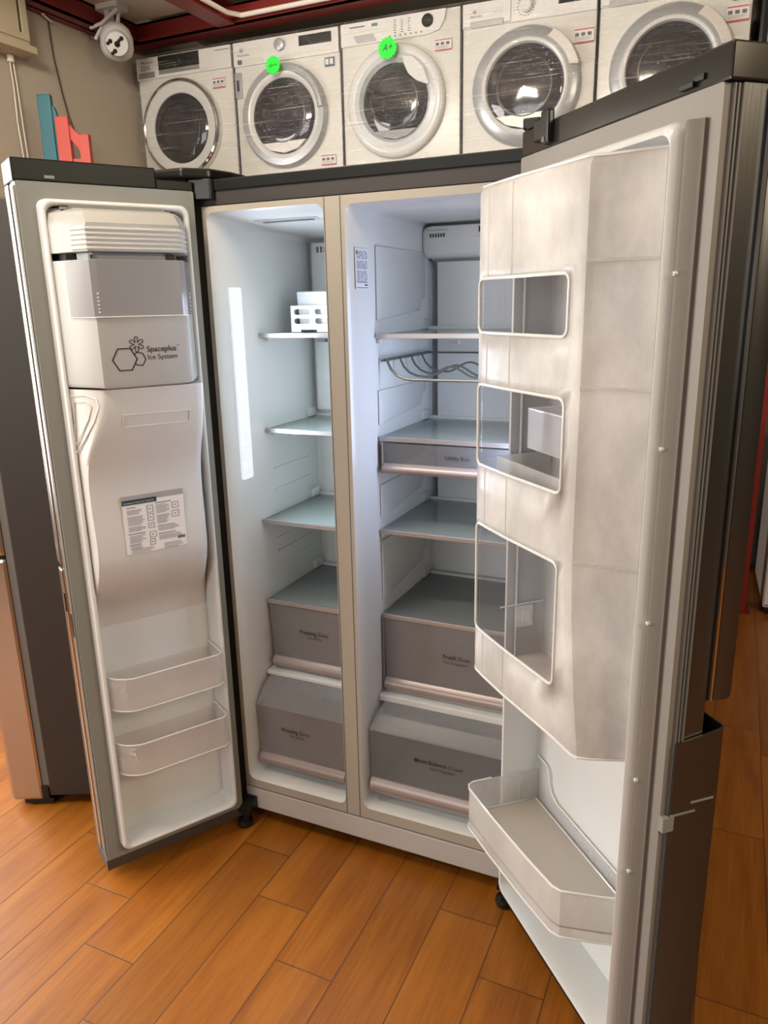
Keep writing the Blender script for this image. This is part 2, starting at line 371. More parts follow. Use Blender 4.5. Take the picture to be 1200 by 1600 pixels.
# wall box, blind cords and cable on the left wall
t = thing('wall_box', (-1.92, 1.16, 2.58), 0, 'cream metal wall box with an inset door, high on the beige wall above white cords', 'box')
m = MB(); m.box((0, -.35, .03), (.10, .11, .55), .004); m.box((-.0, -.36, 0), (.125, .125, .03), .003); m.build('casing', M_box, t)
m = MB(); m.plate([(-.34, .05), (.105, .05), (.105, .54), (-.34, .54)], [[(-.31, .075), (.075, .075), (.075, .52), (-.31, .52)]], lambda a, b_: (.103, a, b_)); m.build('door_frame', M_box, t, solid=.008)
m = MB(); m.box((.1005, .06, .08), (.1025, .068, .5)); m.build('door_gap', M_cable_b, t)
for dy in (0., .02):
    m = MB(); m.tube([(.015, .058 + dy, .01), (.017, .062 + dy, -.13), (.02, .054 + dy * 1.4, -.28), (.02, .062 + dy * 1.2, -.43), (.02, .065 + dy, -.68), (.02, .07 + dy, -1.38)], .0034, 6); m.build('cord', M_cable_w, t, smooth=True)
m = MB(); m.lathe([(.0, .03), (.016, .028), (.016, 0), (.0, -.002)], (.02, .062, -.03), 'z', 12); m.build('cord_gland', M_cable_w, t, smooth=True)
m = MB(); P = [(-1.912, 1.482, 2.81), (-1.912, 1.486, 2.70), (-1.912, 1.491, 2.636), (-1.912, 1.505, 2.56), (-1.912, 1.517, 2.49), (-1.912, 1.53, 2.44), (-1.912, 1.541, 2.395), (-1.912, 1.585, 2.29), (-1.912, 1.60, 2.25), (-1.912, 1.63, 2.18), (-1.912, 1.66, 2.05), (-1.912, 1.68, 1.6)]
m.tube(P, .0035, 6); b = m.build('hanging_cable', M_cable_b, smooth=True); tag(b, 'thin dark cable hanging down the beige wall from the red beam', 'cable')
m = MB(); m.tube([(-1.90, 1.40, 2.83), (-1.895, 1.44, 2.80), (-1.90, 1.49, 2.785)], .005, 6); b = m.build('cable_end', M_cable_w, smooth=True); tag(b, 'short stub of white cable at the top of the dark hanging cable', 'cable')
m = MB(); m.tube([(-1.88, 1.66, 2.80), (-1.88, 1.70, 2.785), (-1.875, 1.76, 2.79), (-1.86, 1.9, 2.80)], .004, 6); m.tube([(-1.88, 1.71, 2.785), (-1.88, 1.712, 2.76)], .003, 6)
b = m.build('beam_wire', M_cable_b, smooth=True); tag(b, 'short black wire sagging under the side beam next to the camera', 'wire')

# security camera
t = thing('security_camera', (-1.715, 1.72, 2.893), 0, 'white dome security camera with two antennas under the cream ceiling panel', 'camera')
m = MB(); m.prism(rr(-.085, .055, -.05, .05, .02), -.022, 0); m.box((-.05, -.02, -.075), (-.02, .02, -.02), .006); m.build('mount', M_white, t)
m = MB(); m.tube([(-.035, 0, -.06), (-.05, -.01, -.10), (-.01, -.01, -.115), (.01, 0, -.09), (.03, 0, -.02)], .010, 8); m.tube([(-.03, 0, -.07), (-.02, 0, -.13)], .02, 10); m.build('arm', M_white, t, smooth=True)
m = MB(); m.tube([(-.04, -.02, -.06), (-.11, -.03, -.14)], .009, 8); m.build('antenna', M_white, t, smooth=True)
m = MB(); m.tube([(.045, -.03, -.03), (-.04, -.05, -.085), (-.115, -.05, -.095)], .008, 8); m.build('antenna', M_white, t, smooth=True)
bx = Vector((.005, -.01, -.165))
m = MB(); m.lathe([(.001, .085), (.04, .078), (.066, .055), (.078, .02), (.078, -.03), (.066, -.056), (.04, -.074), (.001, -.082)], bx, 'z', 32, cap=False); bd = m.build('body', M_white, t, smooth=True, angle=80)
fd = Vector((.62, -.70, -.34)).normalized(); fu = Vector((0, 0, 1)); fu = (fu - fd * fu.dot(fd)).normalized(); fr = fd.cross(fu)
def cam_T(v): return bx + fr * v.x + fu * v.z + fd * (-v.y)
m = MB(cam_T); m.lathe([(.060, -.045), (.058, -.072), (.050, -.086), (.001, -.090)], (0, 0, 0), 'y', 32, cap=False); m.build('face', M_white, t, smooth=True)
m = MB(cam_T); m.lathe([(.013, -.08), (.013, -.094), (.001, -.095)], (0, 0, 0), 'y', 20, cap=False); m.build('lens', M_black, t, smooth=True)
for ax_, az_ in ((-.022, .024), (.030, .010), (.012, -.030)):
    m = MB(cam_T); m.lathe([(.010, -.078), (.010, -.089), (.001, -.090)], (ax_, 0, az_), 'y', 14, cap=False)
    m.lathe([(.008, -.078), (.008, -.089), (.001, -.090)], (ax_ + .012, 0, az_ - .010), 'y', 14, cap=False); m.build('led_window', M_black, t, smooth=True)

# ================================================================ RACK AND WASHING MACHINES
WX, WY, WZ, WA = -1.8703, 2.0236, 1.9018, .04697
def row_pt(u, v=0., z=0.): return (WX + u * math.cos(WA) - v * math.sin(WA), WY + u * math.sin(WA) + v * math.cos(WA), z)
rk = thing('storage_rack', row_pt(0, 0, 0), WA, 'red steel rack carrying the row of washing machines behind the fridge', 'rack')
m = MB(); m.box((.03, -.02, WZ - .06), (4.4, .70, WZ - .004)); m.build('deck', M_red, rk)
for u in (.06, 3.165, 4.3):
    m = MB(); m.box((u, .02, 0), (u + .06, .028, WZ - .06)); m.box((u, .10, 0), (u + .06, .108, WZ - .06)); m.box((u + .026, .028, 0), (u + .034, .10, WZ - .06)); m.box((u - .02, 0, 0), (u + .08, .13, .008)); m.build('post', M_red, rk)
for u in (.06, 3.165, 4.3):
    m = MB(); m.box((u, .60, 0), (u + .06, .66, WZ - .06)); m.build('post', M_red, rk)

def film_mesh(cx, cz, seed):
    rnd = random.Random(seed); m = MB(); nx, nz = 60, 84; x0, x1, z0, z1 = .001, .597, .001, .853
    ph = [rnd.uniform(0, 6) for _ in range(6)]; G = []
    for j in range(nz + 1):
        row = []
        for i in range(nx + 1):
            x = x0 + (x1 - x0) * i / nx; z = z0 + (z1 - z0) * j / nz
            r = math.hypot(x - cx, z - cz)
            y = -.020 - .040 * max(0, min(1, (.36 - r) / .12)) ** .8 if r < .36 else -.020
            e = min(x - x0, x1 - x, (z1 - z) * 1.2) / .02; y = y if e > 1 else -.020 + (y + .020) * e
            y -= .0035 * math.sin(z * 95 + x * 9 + ph[0]) * math.sin(x * 7 + ph[1]) + .002 * math.sin(z * 210 - x * 14 + ph[2])
            cr_ = max(0, 1 - math.hypot(x - .06, z - .22) / .13) if seed > 1 else 0
            y -= cr_ * (.010 + .016 * (rnd.random() - .5))
            row.append((x, y, z))
        G.append(row)
    V = [m.verts(r_) for r_ in G]
    for j in range(nz):
        for i in range(nx): m.face([V[j][i], V[j][i + 1], V[j + 1][i + 1], V[j + 1][i]])
    m.box((x0 - .001, -.018, z0), (x0, .56, z1)); m.box((x1, -.018, z0), (x1 + .001, .56, z1)); m.box((x0, -.018, z1), (x1, .56, z1 + .001))
    return m

def starburst(parent, x, z, r, txt, y):
    g = MB(); n = 18; pts = []
    for k in range(n * 2):
        a = PI * k / n; q = r * (1.04 if k % 2 == 0 else .84); pts.append((x + q * math.cos(a), z + q * math.sin(a)))
    g.prism_y(pts, y, y + .0015); o = g.build('price_star', M_green, parent); o['label'] = 'neon green starburst sticker'
    g = MB(); text_into(g, txt, (x - r * .55, y, z - r * .25), (1, 0, .06), (0, 0, 1), (0, -1, 0), width=r * 1.1, bold=.0, shear=.3); g.build('price_writing', M_ink, o)

def energy_sticker(parent, x, z, w, h, y=-.0035):
    g = MB(); g.box((x, y, z - h), (x + w, y + .002, z)); o = g.build('energy_sticker', M_paper, parent)
    g = MB()
    for k in range(3): g.box((x + w * (.06 + .31 * k), y - .0004, z - h * .55), (x + w * (.26 + .31 * k), y, z - h * .32))
    for k in range(4): g.box((x + .03 * w, y - .0004, z - h * (.62 + .06 * k)), (x + w * (.9 - .1 * (k % 2)), y, z - h * (.635 + .06 * k)))
    g.build('print', M_ink2, o)
    g = MB(); g.box((x, y - .0005, z - h), (x + w, y, z - h * .90)); g.box((x + .02 * w, y - .0005, z - h * .16), (x + w * .98, y, z - h * .08)); g.build('red_print', M_redink, o)

def washer(i, label):
    t = thing('washing_machine', row_pt(i * .603, 0, WZ), WA, label, 'washing machine', 'wrapped washing machines on the rack')
    g = MB(); g.box((.003, .004, 0), (.594, .56, .85), .008); g.build('cabinet', M_wm, t, smooth=True)
    g = MB(); g.box((.012, -.002, .004), (.585, .006, .09), .003); g.build('kick_panel', M_wm2, t)
    for fx in (.05, .54):
        g = MB(); g.lathe([(.018, 0), (.018, -.0015), (.010, .02)], (fx, .06, 0), 'z', 12); g.build('foot', M_black, t)
    return t
def ring(parent, cx, cz, prof, material, name, seg=56):
    g = MB(); g.lathe(prof, (cx, 0, cz), 'y', seg, cap=False); return g.build(name, material, parent, smooth=True, angle=40)
def porthole(t, cx, cz, rg, depth=-.02):
    ring(t, cx, cz, [(rg, depth + .004), (rg * .9, depth - .006), (rg * .6, depth - .014), (.001, depth - .018)], M_glass, 'door_glass')
    o = ring(t, cx, cz, [(rg * .74, depth - .0125), (rg * .71, depth - .0145), (rg * .68, depth - .0145)], M_drum, 'drum_rim')

WL = ['film-wrapped washing machine with a chrome ringed door and black display, nearest the beige side wall',
      'film-wrapped washing machine with round grey dial and green A++ star, beside the chrome ringed one',
      'film-wrapped washing machine with white door grip wedge and green A+ star, middle of the row',
      'film-wrapped washing machine with wide silver door ring and white dial, second from the right',
      'film-wrapped washing machine cut by the top of the photo, beside the black appliance']
# 1
t = washer(0, WL[0]); cx, cz = .268, .484
g = MB(); g.box((.004, -.006, .742), (.593, .006, .846), .004); g.build('control_panel', M_wm2, t)
g = MB(); g.box((.147, -.009, .778), (.402, -.004, .842), .002); g.build('display', M_black, t)
g = MB(); g.box((.147, -.0085, .757), (.402, -.004, .778), .001); g.build('button_strip', M_silver, t)
g = MB(); g.lathe([(.026, -.008), (.026, -.020), (.022, -.024), (.001, -.024)], (.262, 0, .81), 'y', 28, cap=False); kn = g.build('program_dial', M_black, t, smooth=True)
g = MB(); g.lathe([(.028, -.008), (.028, -.014), (.025, -.014)], (.262, 0, .81), 'y', 28, cap=False); g.build('dial_ring', M_chrome, kn, smooth=True)
g = MB(); g.box((.018, -.010, .748), (.120, -.004, .776), .002); g.build('detergent_drawer', M_silver, t)
g = MB(); text_into(g, 'Whirlpool', (.035, -.0065, .817), (1, 0, 0), (0, 0, 1), (0, -1, 0), width=.075); g.build('brand_print', M_ink2, t)
g = MB(); text_into(g, 'ZEN', (.028, -.0065, .786), (1, 0, 0), (0, 0, 1), (0, -1, 0), width=.06); g.build('model_print', M_ink2, t)
g = MB(); g.box((.50, -.0075, .826), (.585, -.0065, .829)); g.build('panel_mark', M_ink2, t)
ring(t, cx, cz, [(.243, .004), (.243, -.014), (.232, -.03), (.224, -.032), (.172, -.022), (.168, -.012)], M_wring, 'door_ring')
ring(t, cx, cz, [(.2435, -.010), (.2435, -.024), (.236, -.034), (.227, -.036), (.222, -.033)], M_chrome, 'chrome_ring')
porthole(t, cx, cz, .172); energy_sticker(t, .472, .706, .075, .05)
film_mesh(cx, cz, 1).build('stretch_film', M_film, t, smooth=True, angle=60)
# 2
t = washer(1, WL[1]); cx, cz = .283, .484
g = MB(); g.box((.004, -.006, .737), (.593, .006, .846), .004); g.build('control_panel', M_wm2, t)
g = MB(); g.box((.380, -.009, .786), (.556, -.004, .831), .002); g.build('display', M_black, t)
g = MB(); g.lathe([(.028, -.006), (.027, -.026), (.020, -.030), (.001, -.030)], (.278, 0, .804), 'y', 28, cap=False); g.build('program_dial', M_wringg, t, smooth=True)
g = MB(); g.box((.028, -.009, .742), (.178, -.005, .768), .002); g.build('detergent_drawer', M_wm, t)
g = MB(); g.box((.03, -.010, .744), (.055, -.008, .765), .001); g.build('drawer_grip', M_ink2, t)
g = MB(); g.box((.006, -.008, .594), (.042, .004, .71), .002); o = g.build('side_plate', M_wringg, t)
g = MB(); g.box((.018, -.009, .625), (.030, -.007, .675)); g.build('plate_slot', M_ink, o)
def elux(t, x, z, w):
    g = MB(); s_ = w * .26
    g.plate([(x, z), (x + s_, z), (x + s_, z + s_), (x, z + s_)], [[(x + s_ * .12, z + s_ * .12), (x + s_ * .88, z + s_ * .12), (x + s_ * .88, z + s_ * .88), (x + s_ * .12, z + s_ * .88)]], lambda a, b_: (a, -.0068, b_))
    g.box((x + s_ * .2, -.007, z + s_ * .45), (x + s_ * .8, -.0066, z + s_ * .55)); g.box((x + s_ * .35, -.007, z + s_ * .2), (x + s_ * .45, -.0066, z + s_ * .8))
    g.prism_y([(x + s_ * .5, z + s_ * .3), (x + s_ * .8, z + s_ * .2), (x + s_ * .8, z + s_ * .8), (x + s_ * .5, z + s_ * .7)], -.007, -.0066)
    text_into(g, 'Electrolux', (x - w * .2, -.0065, z - w * .26), (1, 0, 0), (0, 0, 1), (0, -1, 0), width=w)
    g.build('brand_print', M_ink2, t)
elux(t, .044, .798, .07)
ring(t, cx, cz, [(.240, .004), (.240, -.016), (.228, -.030), (.200, -.032)], M_wringg, 'door_ring'); ring(t, cx, cz, [(.200, -.032), (.190, -.030), (.178, -.020), (.172, -.012)], M_wring, 'inner_ring')
g = MB(); g.tube([(cx + .216 * math.cos(a), -.034, cz + .216 * math.sin(a)) for a in [math.radians(q) for q in range(5, 66, 6)]], .017, 8); g.build('door_handle', M_wringg, t, smooth=True)
porthole(t, cx, cz, .174)
g = MB(); g.prism_y([(cx - .120, cz - .122), (cx + .125, cz - .118), (cx + .08, cz - .155), (cx, cz - .172), (cx - .08, cz - .155)], -.034, -.018); g.build('glass_lip', M_wm2, t)
energy_sticker(t, .477, .291, .08, .05)
g = MB(); g.box((.515, -.0035, .682), (.565, .004, .721)); o = g.build('rating_sticker', mat('blue_grey_card', (.10, .15, .22), .5), t)
g = MB(); g.box((.519, -.004, .690), (.536, -.0034, .714)); g.box((.542, -.004, .690), (.560, -.0034, .714)); g.build('print', M_paper, o)
starburst(t, .266, .702, .042, 'A++', -.072)
film_mesh(cx, cz, 2).build('stretch_film', M_film, t, smooth=True, angle=60)
# 3
t = washer(2, WL[2]); cx, cz = .281, .488
g = MB(); g.prism_y([(.004, .750), (.44, .752), (.495, .765), (.520, .80), (.53, .846), (.004, .846)], -.007, .006); g.build('control_panel', M_wm2, t)
g = MB(); g.lathe([(.028, -.006), (.028, -.010), (.001, -.011)], (.441, 0, .808), 'y', 28, cap=False); g.build('display', M_black, t, smooth=True)
g = MB(); g.prism_y([(.070, .790), (.170, .790), (.188, .758), (.088, .758)], -.010, -.006); g.build('detergent_drawer', M_wringg, t)
g = MB()
for r_ in range(6):
    for c_ in range(3): g.box((.275 + c_ * .035, -.0078, .778 + r_ * .010), (.287 + c_ * .035, -.0068, .781 + r_ * .010))
for c_ in range(7): g.lathe([(.004, -.0068), (.004, -.0078)], (.255 + c_ * .026, 0, .766), 'y', 8)
g.box((.05, -.0078, .824), (.13, -.0068, .829)); g.build('control_print', M_ink2, t)
g = MB(); g.box((.165, -.0082, .820), (.195, -.0068, .832)); g.build('energy_mark', mat('teal_ink', (.03, .22, .25), .5), t)
ring(t, cx, cz, [(.246, .004), (.246, -.016), (.236, -.028), (.215, -.032), (.205, -.030)], M_wring, 'door_ring'); ring(t, cx, cz, [(.205, -.030), (.180, -.034), (.163, -.014)], mat('washer_ring_bluish', (.55, .58, .60), .3), 'inner_ring')
porthole(t, cx, cz, .165)
g = MB(); g.prism_y([(cx + .045, cz + .185), (cx + .10, cz + .175), (cx + .15, cz + .125), (cx + .178, cz + .055), (cx + .168, cz + .05), (cx + .115, cz + .072), (cx + .075, cz + .105), (cx + .055, cz + .145)], -.044, -.018); g.build('door_handle', M_wring, t, bevel=.004)
g = MB(); g.prism_y([(cx - .12, cz - .125), (cx + .11, cz - .125), (cx + .06, cz - .155), (cx, cz - .166), (cx - .07, cz - .150)], -.030, -.018); g.build('glass_lip', M_grey_pl, t)
energy_sticker(t, .474, .728, .08, .05); starburst(t, .266, .701, .048, 'A+', -.070)
g = MB(); g.box((.01, -.002, .228), (.587, .0055, .231)); g.build('seam', M_ink2, t)
film_mesh(cx, cz, 3).build('stretch_film', M_film, t, smooth=True, angle=60)
# 4
def washer45(i):
    t = washer(i, WL[i]); cx, cz = (.296, .484) if i == 3 else (.296, .486)
    g = MB(); g.box((.004, -.006, .748), (.593, .006, .846), .004); g.build('control_panel', M_wm2, t)
    g = MB(); g.box((.222, -.0072, .756), (.224, -.0062, .842)); g.box((.010, -.0072, .752), (.224, -.0062, .754)); g.build('drawer_seam', M_ink2, t)
    g = MB(); g.box((.040, -.010, .747), (.190, -.005, .771), .002); g.build('detergent_drawer', M_silver, t)
    g = MB(); g.lathe([(.030, -.006), (.029, -.022), (.022, -.028), (.001, -.028)], (.291, 0, .804), 'y', 32, cap=False); kn = g.build('program_dial', M_wm2, t, smooth=True)
    g = MB()
    for k in range(20):
        a = 2 * PI * k / 20; g.box((.291 + .038 * math.cos(a) - .0022, -.0072, .804 + .038 * math.sin(a) - .0022), (.291 + .038 * math.cos(a) + .0022, -.0062, .804 + .038 * math.sin(a) + .0022))
    g.build('dial_print', M_ink2, t)
    g = MB(); g.box((.43, -.009, .79), (.56, -.005, .835), .002); g.build('display', M_black, t)
    elux(t, .052, .802, .055)
    g = MB(); g.box((.145, -.007, .797), (.185, -.0064, .802)); g.build('small_print', M_wringg, t)
    ring(t, cx, cz, [(.242, .004), (.242, -.014), (.232, -.026), (.192, -.034)], M_wringg, 'door_ring'); ring(t, cx, cz, [(.192, -.034), (.186, -.038), (.176, -.034), (.170, -.012)], M_wring, 'inner_ring')
    pts = [(cx + .245 * math.cos(math.radians(a)), cz + .245 * math.sin(math.radians(a))) for a in range(14, 64, 5)] + [(cx + .205 * math.cos(math.radians(a)), cz + .205 * math.sin(math.radians(a))) for a in range(62, 12, -5)]
    g = MB(); g.prism_y(pts, -.042, -.010); g.build('door_handle', mat('washer_handle_pinkish', (.62, .57, .53), .3), t, bevel=.004)
    porthole(t, cx, cz, .174)
    g = MB(); g.prism_y([(cx - .125, cz - .118), (cx + .125, cz - .110), (cx + .08, cz - .152), (cx, cz - .171), (cx - .08, cz - .152)], -.034, -.018); g.build('glass_lip', M_wm2, t)
    energy_sticker(t, .500, .688, .085, .06)
    if i == 4:
        g = MB(); g.box((.52, -.0035, .705), (.585, .004, .735)); g.build('rating_sticker', mat('blue_grey_card', (.10, .15, .22), .5), t)
    film_mesh(cx, cz, i + 1).build('stretch_film', M_film, t, smooth=True, angle=60)
washer45(3); washer45(4)

# black appliance after the washers, white appliance on the floor under the rack
t = thing('black_appliance', row_pt(3.04, .02, WZ), WA, 'black appliance standing on the rack at the right of the washing machines', 'appliance')
m = MB(); m.box((0, .02, 0), (.58, .55, .86), .01); m.build('cabinet', M_black, t)
m = MB(); m.box((.006, 0, .01), (.574, .018, .85), .006); m.build('door', M_black, t)
m = MB(); m.box((.03, -.012, .3), (.045, .001, .6), .004); m.build('handle', mat('dark_metal', (.08, .09, .11), .3, .7), t)
t = thing('white_appliance', (1.425, 2.20, 0), WA, 'white appliance on the floor under the rack by the red post', 'appliance')
m = MB(); m.box((0, .02, .03), (.58, .55, .84), .008); m.build('cabinet', M_white, t)
m = MB(); m.box((.003, .0, .05), (.577, .02, .83), .006); m.build('front_panel', M_white, t)
m = MB(); m.box((.01, .012, .008), (.57, .5, .03)); m.build('base', M_black, t)
# painted wooden letters-like pieces standing on a low fridge behind the left door
t = thing('cold_cabinet', (-1.86, .86, 0), 0, 'dark cabinet behind the open left fridge door, with painted wood pieces on top', 'cabinet')
m = MB(); m.box((0, 0, .04), (.62, .55, 1.74), .008); m.build('body', M_bodypaint, t)
m = MB(); m.box((.0, -.03, .06), (.62, -.002, 1.72), .006); m.build('door', M_bodypaint, t)
for fx in (.03, .56):
    m = MB(); m.box((fx, .03, 0), (fx + .03, .06, .04)); m.build('foot', M_black, t)
TR = .40
t = thing('teal_wood_piece', (-1.722, 1.17, 1.742), TR, 'teal painted wooden piece standing on edge next to the coral one', 'decoration')
m = MB(); m.box((0, 0, 0), (.062, .035, .648), .008); m.build('upright', M_teal, t)
m = MB(); m.prism_y([(.062, 0), (.092, 0), (.092, .46), (.086, .50), (.082, .55), (.076, .58), (.068, .60), (.062, .60)], .01, .03); m.build('side_board', M_teal, t)
t = thing('coral_wood_piece', (-1.628, 1.17, 1.742), TR, 'coral red painted wooden piece with a gap in its middle, right of the teal one', 'decoration')
m = MB(); m.box((0, 0, 0), (.058, .035, .548), .004); m.build('upright', M_coral, t)
m = MB(); m.box((.095, .005, 0), (.140, .04, .475), .004); m.build('upright', M_coral, t)
m = MB(); m.prism_y([(.058, .455), (.072, .440), (.084, .425), (.095, .405), (.095, .478), (.080, .490), (.058, .515)], .008, .03); m.build('crosspiece', M_coral, t)
m = MB(); m.box((.058, .008, .33), (.095, .03, .375)); m.build('crosspiece', M_coral, t)

# neighbouring fridge
t = thing('neighbour_refrigerator', (-.600, -.198, 0), math.atan2(.42, .906), 'closed dark stainless fridge at the left edge behind the open freezer door', 'refrigerator')
m = MB(); m.box((.014, 0, .035), (.49, .86, 1.74), .004); m.build('cabinet', M_bodypaint, t)
m = MB(); m.box((-.105, -.002, .022), (-.006, .42, .80), .010); m.build('door', M_steel_side, t)
m = MB(); m.box((-.105, -.002, .808), (-.006, .42, 1.74), .010); m.build('door', M_steel_side, t)
m = MB(); m.box((-.006, .003, .06), (.014, .42, 1.72)); m.build('gasket', M_gasket_d, t)
m = MB(); m.box((-.07, .005, .005), (.02, .10, .022), .003); m.box((-.012, -.001, .022), (.012, .05, .07), .003); m.lathe([(.013, 0), (.013, .02)], (-.04, .02, 0), 'z', 12); m.build('foot', M_black, t)
m = MB(); m.box((.42, .02, 0), (.45, .05, .035)); m.build('foot', M_black, t)

# ================================================================ THE OPEN REFRIGERATOR
F = thing('refrigerator', (0, 0, 0), 0, 'open side by side refrigerator with both doors wide open, empty and lit inside', 'refrigerator')
X0, X1 = -.035, .842; ZB, ZT = .047, 1.753; DP = .66
m = MB()
m.box((X0, .0, ZB), (.006, DP, ZT)); m.box((.812, .0, ZB), (X1, DP, ZT)); m.box((.006, 0, 1.699), (.812, DP, ZT)); m.box((.006, DP - .03, ZB), (.812, DP, 1.699)); m.box((.006, .03, ZB), (.812, DP - .03, .10))
m.build('cabinet', M_bodypaint, F, bevel=.002)
m = MB(); m.box((X0, -.004, ZT - .022), (X1, .05, ZT + .003), .002); m.build('front_top_trim', M_cap, F)
m = MB(); m.box((.008, -.006, ZB), (.812, .03, .1125), .003); m.build('kick_plate', mat('kick_plate_white', (.50, .47, .44), .4), F)

# flange face with two rounded openings
fo = rr(.020, .337, .140, 1.685, .022, 6); ro = rr(.390, .792, .146, 1.680, .022, 6)
m = MB(); m.plate([(.008, .115), (.812, .115), (.812, 1.698), (.008, 1.698)], [fo, ro], lambda a, b_: (a, -.003, b_))
m.build('front_flange', M_flange, F)
m = MB(); m.box((.3395, -.0045, .115), (.3405, -.0032, 1.697)); m.box((.3793, -.0045, .115), (.3803, -.0032, 1.697)); m.box((.008, -.0045, .1135), (.812, -.0032, .1148)); m.build('flange_seam', M_ink2, F)
def cavity(steps, name):
    m = MB(); m.loft([[(x, y, z) for x, z in rr(a, b_, c, d, r, 6)] for (a, b_, c, d, r, y) in steps], cap0=False)
    return m.build(name, M_liner, F, smooth=True, angle=50)
cavity([(.020, .337, .140, 1.685, .022, -.003), (.026, .334, .146, 1.680, .020, .006), (.034, .330, .150, 1.676, .018, .035), (.036, .328, .152, 1.650, .016, .455), (.05, .318, .165, 1.635, .012, .465)], 'freezer_liner')
cavity([(.390, .792, .146, 1.680, .022, -.003), (.396, .788, .152, 1.678, .020, .008), (.400, .785, .155, 1.676, .018, .035), (.404, .782, .158, 1.672, .016, .475), (.415, .772, .17, 1.66, .012, .485)], 'fridge_liner')

# interior light strips
m = MB(); m.prism_x(rr(.044, .092, 1.022, 1.514, .006), .0345, .040); st = m.build('light_strip', M_led, F)
m = MB()
for k in range(8): m.lathe([(.005, .0402), (.005, .0412)], (0, .058, 1.060 + k * .059), 'x', 10)
m.build('led', M_dot, st)
area('freezer_led_light', (.050, .068, 1.268), (.33, .068, 1.268), .045, .48, 3.9, (.70, .83, 1.))
m = MB(); m.prism_x(rr(.06, .10, 1.02, 1.50, .006), .776, .7815); m.build('light_strip', M_led2, F)
area('fridge_led_light', (.766, .08, 1.26), (.40, .08, 1.26), .045, .48, 1.9, (.58, .70, 1.))
# fixed shapes inside the freezer
m = MB(); m.box((.056, .425, 1.16), (.325, .462, 1.640), .008); dv = m.build('air_duct', M_liner, F)
m = MB()
for k in range(7): m.box((.078 + k * .012, .4235, 1.612), (.084 + k * .012, .4255, 1.628))
m.build('vent_slots', M_ink2, dv)
m = MB(); m.box((.10, .118, 1.6665), (.24, .132, 1.672)); m.build('ceiling_vent', mat('vent_grey', (.22, .21, .20), .6), F)
m = MB(); m.plate([(.085, .10), (.255, .10), (.255, .15), (.085, .15)], [[(.09, .104), (.25, .104), (.25, .146), (.09, .146)]], lambda a, b_: (a, b_, 1.669)); m.build('ceiling_vent_frame', M_liner, F, solid=.003)

def shelf(x0, x1, y0, y1, z, glass=M_shelf, trim=.010):
    g = MB(); g.box((x0, y0 + .004, z - .005), (x1, y1, z)); s_ = g.build('shelf', glass, F)
    g = MB(); g.box((x0, y0, z - trim), (x1, y0 + .006, z + .0015), .001); g.build('shelf_trim', M_silver, s_)
    g = MB(); g.box((x0, y1 - .006, z - .006), (x1, y1, z + .008)); g.build('shelf_back_lip', M_liner, s_)
def rail(x, sgn, y0, y1, z):
    g = MB(); g.box((x, y0, z - .022), (x + sgn * .010, y1, z - .0105), .003)
    g.box((x, y1 - .055, z + .001), (x + sgn * .010, y1 - .01, z + .028), .004)
    g.build('shelf_rail', M_liner, F, smooth=True)
for z, y0 in ((1.396, .165), (1.141, .167), (.891, .126), (.655, .119)):
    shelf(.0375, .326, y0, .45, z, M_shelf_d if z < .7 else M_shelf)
    rail(.0350, 1, y0 + .03, .45, z)
m = MB(); m.box((.215, .15, 1.376), (.245, .165, 1.384)); m.build('shelf_clip', M_ink, F)
for z, y0 in ((1.396, .113), (1.145, .119), (.904, .114), (.669, .115)):
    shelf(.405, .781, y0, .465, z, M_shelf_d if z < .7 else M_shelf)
    rail(.4015, 1, y0 + .01, .465, z)
m = MB(); m.box((.59, .105, 1.375), (.618, .113, 1.383)); m.build('shelf_clip', M_ink2, F)
# embossed ribs on the side walls
for (z0, z1) in ((1.42, 1.60), (1.165, 1.26), (.925, 1.02), (.70, .87)):
    m = MB(); m.prism_x([(.125, z0 + .008), (.40, z0 + .028), (.42, z0 + .06), (.44, z0 + .06), (.44, z1), (.125, z1)], .4015, .4065); m.build('wall_panel', M_liner, F, bevel=.003)
m = MB()
for zz in (.735, .775, .815, .90, .96, 1.02):
    m.box((.035, .20, zz), (.0385, .40, zz + .004), .001)
m.build('wall_rib', M_liner, F)
# fridge duct cover and back panel seam
m = MB(); m.loft([[(x, y, z) for x, z in rr(.4035 + i_, .784, 1.582 + i_, 1.664 - i_ * .3, .02, 5)] for y, i_ in ((.475, 0), (.43, 0), (.42, .004), (.415, .012))]); dc = m.build('air_duct_cover', M_liner, F, smooth=True, angle=40)
m = MB()
for k in range(6): m.box((.430 + k * .0075, .4135, 1.634), (.4335 + k * .0075, .4155, 1.643))
m.box((.565, .4135, 1.642), (.580, .4155, 1.656)); m.build('vent_slots', M_ink, dc)
m = MB(); m.box((.420, .409, 1.645), (.478, .416, 1.650), .001); m.box((.55, .409, 1.630), (.585, .416, 1.633), .001); m.build('vent_hood', M_liner, dc)
m = MB(); m.box((.43, .468, .80), (.775, .474, 1.575), .003); m.build('back_panel', M_liner, F)
m = MB(); m.tube([(.4235, .470, .81), (.4235, .470, 1.30), (.4235, .470, 1.55), (.418, .470, 1.574), (.408, .466, 1.583)], .0038, 6); m.build('panel_seam', M_ink2, F, smooth=True)

